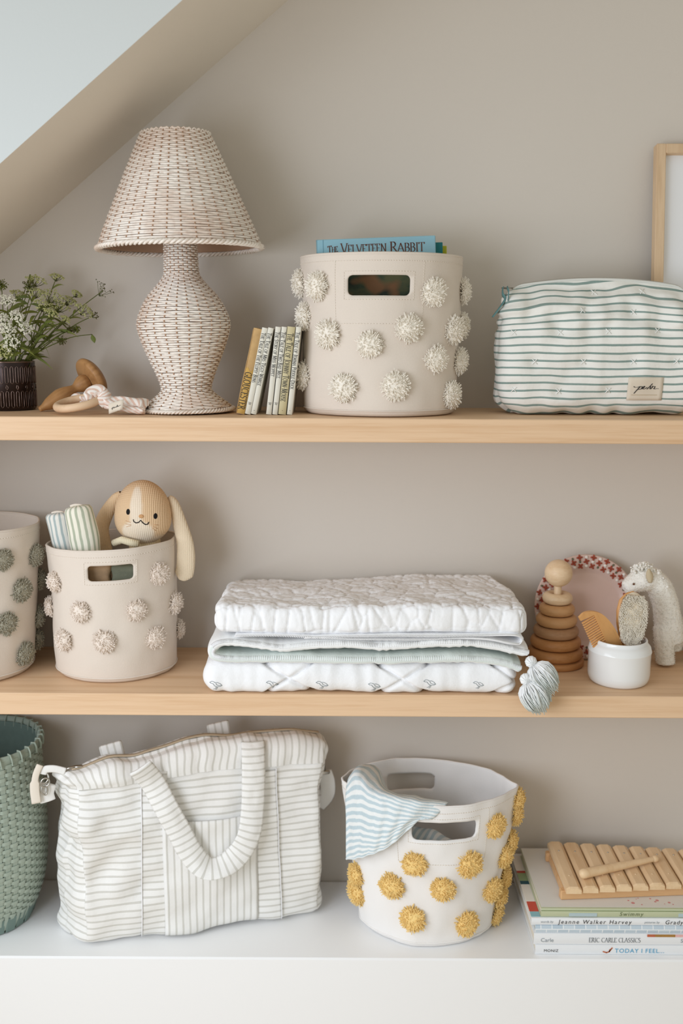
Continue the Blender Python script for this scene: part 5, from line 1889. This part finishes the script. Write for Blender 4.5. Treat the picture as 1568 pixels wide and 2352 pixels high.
def bag_fn(q, n_):
    v = (q.z + BH) / (2 * BH)
    z = q.z + BH
    dep = interp([0, .05, .3, .6, .85, 1.0], [.92, 1.0, 1.0, .9, .74, .55], v)
    wid = interp([0, .04, .25, .5, .75, .92, 1.0], [.965, .99, 1.0, 1.005, 1.01, 1.04, 1.045], v)
    side = math.copysign(1, q.y)
    x = q.x * wid
    # left flank sucks in around mid height, like a soft gusset
    y = q.y * dep
    x -= .058 * smooth(.02, -BW, q.x) * clamp((q.y + BD) / (2 * BD)) * (1 - .45 * v)
    am = .008 * N3(q.x * 9, side * 2, z * 11) + .0042 * N3(q.x * 22 + 3, side * 4, z * 30)
    lft = smooth(-.03, -.2, q.x)
    am += lft * .014 * N3(q.x * 14 + z * 10, side, z * 16 - q.x * 12)
    if abs(n_.x) > .5: am += -.010 * math.sin(PI * v) + .004 * N3(q.y * 30, z * 34, q.x)
    p = Vector((x, y, z)) + n_ * am
    top = smooth(.8, 1, v)
    p.z += top * (-.020 * smooth(.02, -.222, q.x) + .016 * math.sin(PI * clamp((q.x + .1) / .32)))
    # flop of the left top corner
    p.y += top * (-.012)
    p.z = max(p.z, .0003)
    return p
b = MB()
b.rbox((BW, BD, BH), .028, (130, 36, 100), bag_fn, uv=lambda q, n_: (q.x, q.z + BH + .0035 * N3(q.x * 7, q.y * 9, q.z * 5) + (.006 * N3(q.x * 9, q.z * 12, 3) if q.x < -.1 else 0)))
body = b.build('bag_body', M['bag_h'], bag)
bt = bvh_of(body)
def on_bag(x, z, off):
    h = bt.ray_cast(Vector((x, -.4, z)), Vector((0, 1, 0)))
    return (h[0] if h[0] else Vector((x, -BD, z))) + Vector((0, -off, 0))
# top band with upright stripes, front side and over the zip
def topz(x):
    h = bt.ray_cast(Vector((x, -.012, .6)), Vector((0, 0, -1)))
    return h[0].z if h[0] else 2 * BH
b = MB()
def band_fn(q, n_): return bag_fn(q, n_) + Vector((n_.x, n_.y, n_.z * .6)) * (.0022 + .0012 * math.sin(q.x * 110 + 3 * N3(q.x * 20, 0, 0)))
b.rbox((BW, BD, BH), .028, (150, 36, 100), band_fn, uv=lambda q, n_: (q.x + .004 * N3(q.x * 12, q.z * 40, 0), q.z), keep=lambda v: v > .875)
bo = b.build('top_band', M['bag_v'], bag)
used = set(i for p in bo.data.polygons for i in p.vertices)
import bmesh
bm = bmesh.new(); bm.from_mesh(bo.data)
bmesh.ops.delete(bm, geom=[v for v in bm.verts if not v.link_faces], context='VERTS')
bm.to_mesh(bo.data); bm.free()
# zip
b = MB(); zp = []
for i in range(50):
    x = lerp(-BW * 1.0, BW * .97, i / 49); zp.append(Vector((x, -.008, topz(clamp(x, -BW * .95, BW * .95)) + .0042)))
b.tube(zp, lambda t_: (.0016, .005), 6, flat=Vector((0, 0, 1)))
b.build('zip', mat_plain('tan_zip', srgb(190, 172, 146), .6), bag)
# seams of the webbing and the pocket
def strip(name, u0, u1, z0, z1, off, mat, uvfn, nu=20, nv=60, puff=0):
    """panel laid on the front; u0,u1 give x at height fraction"""
    b = MB()
    def fn(u, v):
        z = lerp(z0, z1, v); x = lerp(u0(v), u1(v), u)
        return on_bag(x, z, off + puff * math.sin(PI * u))
    b.grid(nu, nv, fn, uv=lambda u, v: uvfn(lerp(u0(v), u1(v), u), lerp(z0, z1, v)))
    o = b.build(name, mat, bag)
    solidify(o, .0012, 0)
    return o
yl = -BD
A1, A2 = bagP(324, 1770, yl * .7), bagP(326, 2160, yl)
B1, B2 = bagP(388, 1900, yl), bagP(382, 2150, yl)
C1, C2 = bagP(592, 1880, yl * .9), bagP(588, 2120, yl)
D1, D2 = bagP(632, 1760, yl * .75), bagP(646, 2110, yl)
zlo = .008
strip('webbing', lambda v: lerp(A2.x, A1.x, v), lambda v: lerp(B2.x, B1.x, v), zlo, A1.z - .004, .0025, M['bag_h'], lambda x, z: (x, z + .004), 10)
strip('webbing', lambda v: lerp(C2.x, C1.x, v), lambda v: lerp(D2.x, D1.x, v), zlo, D1.z - .004, .0025, M['bag_h'], lambda x, z: (x, z + .002), 10)
pk = bagP(480, 1882, yl).z
strip('front_pocket', lambda v: B2.x - .002, lambda v: C2.x + .004, zlo - .002, pk, .0042, M['bag_v'], lambda x, z: (x, z), 24, 40, .004)
b = MB()
for (P1, P2) in ((A1, A2), (D1, D2)):
    b.tube([on_bag(lerp(P2.x, P1.x, i / 30), lerp(zlo, P1.z, i / 30), .0045) for i in range(31)], .0011, 5)
b.build('piping', M['quilt_white'], bag)
# front handle: wide ribbon hanging down
HD = [(322, 1762, .012), (352, 1806, .014), (384, 1862, .018), (414, 1916, .022), (440, 1964, .026), (474, 1994, .030), (512, 1988, .030), (548, 1962, .028), (572, 1916, .024), (582, 1860, .020), (584, 1800, .015), (584, 1738, .009), (584, 1712, .007)]
hp_ = []
for px, py, off in HD:
    p = bagP(px, py, -BD - off); q = on_bag(p.x, p.z, off); hp_.append(Vector((p.x, min(q.y, -.02 - off), p.z)))
hp_ = catmull(hp_, 8)
n_ = len(hp_) - 1
hl = [0]
for i in range(1, n_ + 1): hl.append(hl[-1] + (hp_[i] - hp_[i - 1]).length)
wd = .0205
b = MB()
def hfn(u, v):
    i = int(round(v * n_))
    t_ = (hp_[min(i + 1, n_)] - hp_[max(i - 1, 0)]).normalized()
    nn = Vector((0, -1, 0)); s1 = t_.cross(nn).normalized()
    # near the bottom of the loop the ribbon turns edge-on
    f = v
    turn = 1.0 * math.exp(-((f - .47) / .10) ** 2)
    w = s1 * math.cos(turn) + nn * math.sin(turn)
    k = (u - .5) * 2
    thick = s1.cross(t_)
    cr = .005 * (1 - k * k)
    return hp_[i] + w * (k * wd) + Vector((0, -cr, 0)) + Vector((0, .0015 * N3(v * 30, u * 3, 0), 0))
b.grid(12, n_, hfn, uv=lambda u, v: (u * .04, hl[int(round(v * n_))]))
solidify(b.build('front_handle', M['bag_h'], bag), .0045, 0)
# rear handle ends showing behind the top
for px, py, ang in ((258, 1716, .2), (503, 1668, .15)):
    p = bagP(px, py, .03)
    b = MB()
    b.rbox((.021, .004, .020), .003, (10, 4, 10), lambda q, m_: Matrix.Rotation(-ang, 3, 'Y') @ q + p + Vector((0, 0, -.012)), uv=lambda q, m_: (q.z, q.x))
    b.build('rear_handle', M['bag_h'], bag)
# metal rings, clasps and tabs
def torus(mb, c, R, r_, rot):
    pts = [c + rot @ Vector((R * math.cos(2 * PI * i / 24), R * math.sin(2 * PI * i / 24) * 1.15, 0)) for i in range(24)]
    mb.tube(pts, r_, 8, closed=True)
b = MB()
c0 = bagP(99, 1786, -.01)
torus(b, c0, .009, .0017, Matrix.Rotation(1.2, 3, 'X'))
torus(b, c0 + Vector((.003, -.004, -.008)), .007, .0015, Matrix.Rotation(.5, 3, 'Y') @ Matrix.Rotation(1.4, 3, 'X'))
b.tube(catmull([c0 + Vector((-.002, -.004, -.014)), c0 + Vector((-.004, -.006, -.024)), c0 + Vector((.003, -.006, -.030)), c0 + Vector((.007, -.005, -.022)), c0 + Vector((.005, -.004, -.012))], 4), .0018, 8)
b.build('ring_clasp', M['metal'], bag)
b = MB()
zt2 = zp[0] + Vector((.012, 0, .003))
b.box(zt2, (.014, .008, .005), .0015); b.tube([zt2 + Vector((-.006, 0, .001)), zt2 + Vector((-.024, -.002, -.002))], .0022, 6)
b.build('zip_slider', M['metal'], bag)
b = MB()
b.tube(catmull([bagP(150, 1772, -.012), bagP(124, 1766, -.011), bagP(103, 1768, -.010), bagP(98, 1778, -.010)], 5), lambda t_: (.0018, .007), 8, flat=Vector((0, 1, 0)))
b.build('ring_loop', M['bag_h'], bag)
b = MB()
ta = [bagP(92, 1757, -.012), bagP(82, 1782, -.014), bagP(80, 1812, -.016), bagP(84, 1845, -.018)]
b.tube(catmull(ta, 5), lambda t_: (.0012, .0085 if t_ > .5 else .006), 8, flat=Vector((0, 1, 0)))
b.build('zip_tab', M['stitch'], bag)
b = MB()
ta = [bagP(112, 1800, -.004), bagP(106, 1822, -.005), bagP(110, 1840, -.006)]
b.tube(catmull(ta, 5), lambda t_: (.004, .0135), 12, flat=Vector((0, 1, 0)))
b.build('strap_tab', M['bag_h'], bag)
b = MB()
c0 = bagP(742, 1712, -.004)
torus(b, c0 + Vector((0, 0, -.01)), .008, .0017, Matrix.Rotation(1.4, 3, 'X') @ Matrix.Rotation(.9, 3, 'Y'))
b.tube([c0 + Vector((-.008, 0, .006)), c0 + Vector((0, -.002, -.004))], .0026, 6)
b.tube([c0 + Vector((0, 0, -.018)), c0 + Vector((.002, 0, -.05))], .0028, 8)
b.box(c0 + Vector((.003, 0, -.055)), (.02, .006, .008), .002)
b.build('ring_clasp', M['metal'], bag)
b = MB()
sp_ = [bagP(744, 1772, .004), bagP(752, 1796, .008), bagP(750, 1826, .012), bagP(730, 1850, .02)]
b.tube(catmull(sp_, 5), lambda t_: (.003, .015), 12, flat=Vector((.3, 1, 0)))
b.build('shoulder_strap', M['bag_h'], bag)

# ------------------------------------------------------------------ striped muslin hanging over the yellow-pompom bin
M['muslin'] = mat_stripe('blue_striped_muslin', srgb(238, 241, 240), srgb(186, 206, 214), .0112, .5, 'v', .12, .14, .3, bump=.5)
mus = thing('muslin_cloth', 'blue striped muslin cloth draped over yellow-pompom bin rim', 'cloth', (P(860, 1900, .06).x, .06, Z3 + .2))
MO = Vector(mus.location)
NET = [  # rows from inside the bin, over the rim, down to the hem; columns left to right
 [(812, 1850, .150), (840, 1868, .160), (868, 1880, .165), (895, 1885, .160), (935, 1885, .150), (985, 1885, .140)],
 [(818, 1800, .145), (845, 1790, .160), (872, 1800, .165), (900, 1830, .150), (945, 1850, .125), (1000, 1858, .100)],
 [(815, 1775, .122), (836, 1757, .145), (868, 1766, .150), (890, 1815, .110), (960, 1831, .075), (1026, 1845, .058)],
 [(800, 1790, .110), (818, 1776, .098), (852, 1806, .070), (895, 1824, .048), (955, 1838, .034), (1026, 1846, .045)],
 [(794, 1830, .098), (822, 1838, .070), (858, 1852, .044), (896, 1850, .032), (950, 1856, .026), (1012, 1862, .034)],
 [(795, 1880, .094), (822, 1890, .064), (855, 1902, .038), (892, 1892, .026), (940, 1880, .022), (992, 1880, .030)],
 [(795, 1930, .092), (820, 1936, .062), (850, 1940, .038), (885, 1928, .026), (925, 1898, .022), (978, 1876, .028)],
 [(795, 1973, .092), (822, 1970, .062), (850, 1962, .040), (884, 1948, .028), (918, 1922, .024), (962, 1880, .030)]]
net = [[P(*c_) - MO for c_ in row] for row in NET]
cols_ = [catmull(row, 10) for row in net]
nu = len(cols_[0]); surf = []
for i in range(nu): surf.append(catmull([r_[i] for r_ in cols_], 8))
nv = len(surf[0])
b = MB()
def mf(u, v):
    p = surf[int(round(u * (nu - 1)))][int(round(v * (nv - 1)))]
    return p + Vector((0, .0016 * N3(u * 16, v * 10, 2) + .0014 * math.sin(u * 40 + v * 6), .001 * N3(u * 30, v * 20, 5)))
b.grid(nu - 1, nv - 1, mf, uv=lambda u, v: (u * .25, v * .235 + .012 * math.sin(u * 5)))
solidify(b.build('draped_panel', M['muslin'], mus), .0022, 0)
b = MB()      # hem roll
b.tube([mf(i / (nu - 1), 1) for i in range(nu)], .0018, 6)
b.build('hem', mat_cloth('muslin_hem', srgb(226, 233, 235)), mus)
b = MB()      # bunched part lying inside the bin behind the hand hole
ins = [P(880, 1925, .10) - MO, P(930, 1925, .098) - MO, P(990, 1935, .10) - MO, P(1052, 1960, .11) - MO]
ip = catmull(ins, 10)
b.grid(24, len(ip) - 1, lambda u, v: ip[int(round(v * (len(ip) - 1)))] + Vector((0, .022 * math.cos(2 * PI * u) + .003 * N3(u * 6, v * 6, 1), (.030 + .003 * math.sin(v * 20)) * math.sin(2 * PI * u) * (1 - .35 * v))), cu=True, uv=lambda u, v: (u * .1, v * .15 + u * .08))
b.build('bunched_end', M['muslin'], mus)

# ------------------------------------------------------------------ picture books under the xylophone
M['bk_white'] = mat_plain('white_glossy_cover', srgb(238, 240, 242), .35, .4)
M['bk_green'] = mat_plain('sage_glossy_cover', srgb(196, 202, 168), .35, .4, var=.15, vscale=12)
M['bk_blue'] = mat_plain('aqua_cover', srgb(150, 198, 208), .35, .4)
def grid_mat():
    t = NT('blue_checked_cover'); t.rough(.35, .4)
    br_ = t.n('ShaderNodeTexBrick'); br_.inputs['Scale'].default_value = 1
    br_.inputs['Color1'].default_value = (*srgb(206, 219, 228), 1); br_.inputs['Color2'].default_value = (*srgb(190, 206, 218), 1); br_.inputs['Mortar'].default_value = (*srgb(238, 242, 245), 1)
    br_.inputs['Mortar Size'].default_value = .0009; br_.inputs['Brick Width'].default_value = .02; br_.inputs['Row Height'].default_value = .0075
    mp_ = t.n('ShaderNodeMapping'); tc = t.n('ShaderNodeTexCoord'); mp_.inputs['Rotation'].default_value = (PI / 2, 0, 0)
    t.link(tc.outputs['Object'], mp_.inputs['Vector']); t.link(mp_.outputs[0], br_.inputs['Vector'])
    t.base(br_.outputs['Color'])
    return t.m
M['bk_check'] = grid_mat()
def flat_book(label, x0, y0, z0, w, d, th, cover, rotz=0.0, pages=None):
    """book lying flat, spine towards the viewer; origin at the lower front left corner"""
    r = thing('picture_book', label, 'book', (x0, y0, z0), (0, 0, rotz), 'stacked picture books on the bench')
    bd = .0016
    b = MB()
    b.box((w / 2, d / 2, bd / 2), (w, d, bd), .0006)
    b.box((w / 2, d / 2, th - bd / 2), (w, d, bd), .0006)
    b.grid(1, 6, lambda u, v: Vector((u * w, .0006 - .0018 * math.sin(PI * v), th * v)))
    b.build('cover', cover, r, flat=True)
    b = MB(); b.box((w / 2 , d / 2 + .001, th / 2), (w - .005, d - .005, th - 2 * bd - .0002), .0003)
    b.build('page_block', pages or M['paper'], r, flat=True)
    return r
def front_text(r, vf, x, z, mat, th, name='spine_title'):
    b = MB()
    def fn(a_, c_): return (x + a_, -.0016 - .0002, z + c_)
    if isinstance(vf, list):
        for q in vf: b.add([fn(a_, c_) for a_, c_ in q], [(0, 1, 2, 3)])
    else: b.add([fn(a_, c_) for a_, c_ in vf[0]], vf[1])
    return b.build(name, mat, r, flat=True)
X0 = Q(1228, 2192, Z3).x
yb0 = Q(1228, 2192, Z3).y
k = .000797     # metres per pixel on the stack's front
z = Z3 + .0004
bkA = flat_book('white book spined Today I Feel, lowest in the stack', X0, yb0, z, .29, .215, .0185, M['bk_white'])
front_text(bkA, bfont('MONIZ', .0075, 0, 1.1), (1247 - 1228) * k, .0055, M['ink'], .02)
front_text(bkA, bfont('TODAY I FEEL...', .0115, 0, 1.12, .0), (1406 - 1228) * k, .0048, mat_plain('blue_title_ink', srgb(88, 168, 206), .6), .02)
b = MB()
for st_ in ([(0, 0), (.006, -.002), (.011, 0), (.012, .004)], [(.011, 0), (.014, .005), (.016, .0075)]):
    for q in ribbon2d(st_, lambda a_, c_: .0022): b.add([((1380 - 1228) * k + a_, -.0018, .0068 + c_) for a_, c_ in q], [(0, 1, 2, 3)])
b.build('spine_bird', mat_plain('orange_bird_ink', srgb(196, 104, 60), .6), bkA, flat=True)
z += .0188
bkB = flat_book('white book spined Eric Carle Classics, second from the bottom', X0 - .003, yb0 + .001, z, .29, .22, .0215, M['bk_white'])
q_, w_ = serif('ERIC CARLE CLASSICS', .0085, 1.0, .08)
s_ = .0925 / w_
front_text(bkB, [[(a_ * s_, c_) for a_, c_ in q] for q in q_], (1348 - 1225) * k, .0058, M['ink_grey'], .02)
front_text(bkB, bfont('Carle', .0105, 0, 1.0), (1240 - 1225) * k, .0058, M['ink_grey'], .02, 'spine_author')
front_text(bkB, bfont('Simon', .0105, 0, 1.0), (1553 - 1225) * k, .0058, M['ink_grey'], .02, 'spine_publisher')
b = MB()
for i, (cc, l_) in enumerate(((srgb(200, 110, 70), .016), (srgb(180, 130, 60), .034), (srgb(236, 190, 186), .03))):
    pass
xx = (1478 - 1225) * k
for cc, l_ in (((196, 108, 74), .014), ((176, 130, 66), .036), ((238, 188, 184), .03)):
    b = MB(); b.box((xx + l_ / 2, -.0015, .0190), (l_, .0012, .0045), .0003)
    b.build('spine_stripe', mat_plain('spine_art', srgb(*cc), .6, var=.4, vscale=150), bkB, flat=True); xx += l_
z += .0218
bkC = flat_book('blue checked book in the middle of the stack', X0 - .001, yb0 + .0025, z, .29, .222, .0140, M['bk_check'])
z += .0143
bkD = flat_book('white book by Jeanne Walker Harvey above the checked one', X0 - .008, yb0 + .004, z, .29, .224, .0135, M['bk_white'])
front_text(bkD, bfont('Jeanne Walker Harvey', .0110, .15, 1.28), (1280 - 1220) * k, .0036, M['ink'], .02)
front_text(bkD, bfont('words by', .006, .2, 1.0), (1240 - 1220) * k, .0052, M['ink_grey'], .02, 'spine_words')
front_text(bkD, bfont('pictures by', .006, .2, 1.0), (1472 - 1220) * k, .0052, M['ink_grey'], .02, 'spine_words')
front_text(bkD, bfont('Grady McFerrin', .0110, .15, 1.2), (1518 - 1220) * k, .0036, M['ink'], .02, 'spine_artist')
# coloured picture strip on its cover, left of the book above
xs0 = 0
for (y0_, y1_, cc) in ((.004, .020, (148, 196, 206)), (.020, .052, (206, 84, 66)), (.052, .110, (236, 232, 224)), (.110, .122, (40, 84, 96)), (.122, .150, (150, 170, 128)), (.150, .158, (190, 70, 56)), (.158, .215, (238, 232, 226))):
    b = MB(); b.box((.0085, (y0_ + y1_) / 2, .01368), (.0168, y1_ - y0_, .0004), .0001)
    b.build('cover_art', mat_plain('cover_art_print', srgb(*cc), .4), bkD, flat=True)
z += .0141
bkE = flat_book('sage green book spined Swimmy, topmost in the stack', X0 + .009, yb0 + .007, z, .28, .21, .0165, M['bk_green'])
front_text(bkE, bfont('Swimmy', .0105, .2, 1.25), (1413 - 1238) * k, .0034, mat_plain('olive_ink', srgb(110, 120, 84), .6), .02)
b = MB(); b.box((.14, -.0006, .0125), (.28, .002, .0005), .0001); b.build('hinge_line', mat_plain('olive_line', srgb(120, 136, 84), .6), bkE, flat=True)
for x_, l_ in ((.05, .05), (.245, .034)):
    b = MB(); b.box((x_ + l_ / 2, -.0013, .005), (l_, .0009, .0065), .0003); b.build('spine_wash', mat_plain('blue_grey_wash', srgb(182, 200, 204), .5), bkE, flat=True)
b = MB(); b.box((.14, .107, .0168), (.278, .206, .0004), .0001)
cov = b.build('cover_print', mat_plain('pale_watercolour', srgb(230, 229, 224), .4, var=.1, vscale=10), bkE, flat=True)
b = MB(); rr_ = random.Random(8)
for i in range(16):
    c_ = Vector((.155 + rr_.uniform(0, .12), .012 + rr_.uniform(0, .022), .01706))
    r0 = rr_.uniform(.001, .0035)
    b.add([c_ + Vector((r0 * math.cos(a), r0 * math.sin(a), 0)) for a in [2 * PI * j / 8 for j in range(8)]], [tuple(range(8))])
b.build('cover_flowers', mat_plain('pink_flower_print', srgb(214, 150, 150), .5), cov, flat=True)
z += .0170
# ------------------------------------------------------------------ xylophone
xy0 = P(1292, 2070, .045)
xyl = thing('xylophone', 'toy wooden xylophone lying on the stacked picture books', 'xylophone', (X0 + .056, .036, z + .0003))
M['xylo_bar'] = mat_wood('xylophone_bar_wood', srgb(236, 206, 166), srgb(224, 188, 144), scale=(30, 5, 30), rough=.42, fleck=.2)
M['xylo_rail'] = mat_wood('xylophone_rail_wood', srgb(222, 178, 130), srgb(204, 156, 106), scale=(5, 30, 30), rough=.45, fleck=.2)
railL = .285
for (ya, yb_, nm) in ((.018, .040, 'rail'), (.150, .118, 'rail')):
    b = MB()
    d = Vector((railL, yb_ - ya, 0)); an = math.atan2(d.y, d.x)
    b.box((railL / 2 - .004, (ya + yb_) / 2, .009), (railL + .008, .014, .018), .002, M=Matrix.Rotation(an, 3, 'Z'))
    b.build(nm, M['xylo_rail'], xyl, flat=True)
b = MB(); b.box((.004, .084, .009), (.012, .126, .016), .002); b.build('end_rail', M['xylo_rail'], xyl, flat=True)
b = MB(); b.box((railL - .012, .079, .009), (.012, .07, .016), .002); b.build('end_rail', M['xylo_rail'], xyl, flat=True)
pitch = .0308
for i in range(9):
    x_ = .014 + i * pitch
    f0 = .002 + i * .0030; f1 = .170 - i * .0034
    L = f1 - f0
    b = MB()
    bw_ = .0138
    prof_ = [(-bw_, 0), (bw_, 0), (bw_, .0085), (bw_ * .55, .0125), (-bw_ * .55, .0125), (-bw_, .0085)]
    base = []
    for yy, zt_s in ((f0, .82), (f0 + .003, 1), (f1 - .003, 1), (f1, .82)):
        base.append([(x_ + a_, yy, .0181 + c_ * zt_s) for a_, c_ in prof_])
    m_ = len(prof_)
    vv = [p for ring in base for p in ring]
    fc = [tuple(range(m_)), tuple(reversed([3 * m_ + j for j in range(m_)]))]
    for s_ in range(3):
        for j in range(m_):
            fc.append((s_ * m_ + j, (s_ + 1) * m_ + j, (s_ + 1) * m_ + (j + 1) % m_, s_ * m_ + (j + 1) % m_))
    b.add(vv, fc)
    bar = b.build('tone_bar', M['xylo_bar'], xyl, flat=True, fix=True)
    for fy in (.24, .77):
        pb2 = MB(); pb2.lathe([(.0001, .0012), (.0012, .0009), (.0017, .0), (.0017, -.0006)], 10, M=Matrix.Translation((x_, lerp(f0, f1, fy), .0308)))
        pb2.build('pin', M['metal'] if fy > .5 else M['beech'], bar)
# mallet
zx = xyl.location.z + .0316
m0 = P(1340, 2004, .09); m1 = P(1505, 1971, .13)
m0 = Q(1342, 2006, zx + .0095); m1 = Q(1506, 1972, zx + .0065)
ml = thing('xylophone_mallet', 'small wooden mallet lying across the xylophone bars', 'mallet', m0)
d = m1 - m0
q = d.to_track_quat('Z', 'Y'); ml.rotation_mode = 'QUATERNION'; ml.rotation_quaternion = q
L = d.length
b = MB()
b.lathe([(.0001, -.011), (.006, -.0095), (.0088, -.005), (.0094, .0), (.0088, .012), (.0075, L * .5), (.0052, L * .88), (.0048, L - .008)], 24)
b.build('stick', M['xylo_bar'], ml)
b = MB(); b.sphere((0, 0, L - .002), (.0066, .0066, .0078), 18, 12); b.build('tip', M['xylo_bar'], ml)
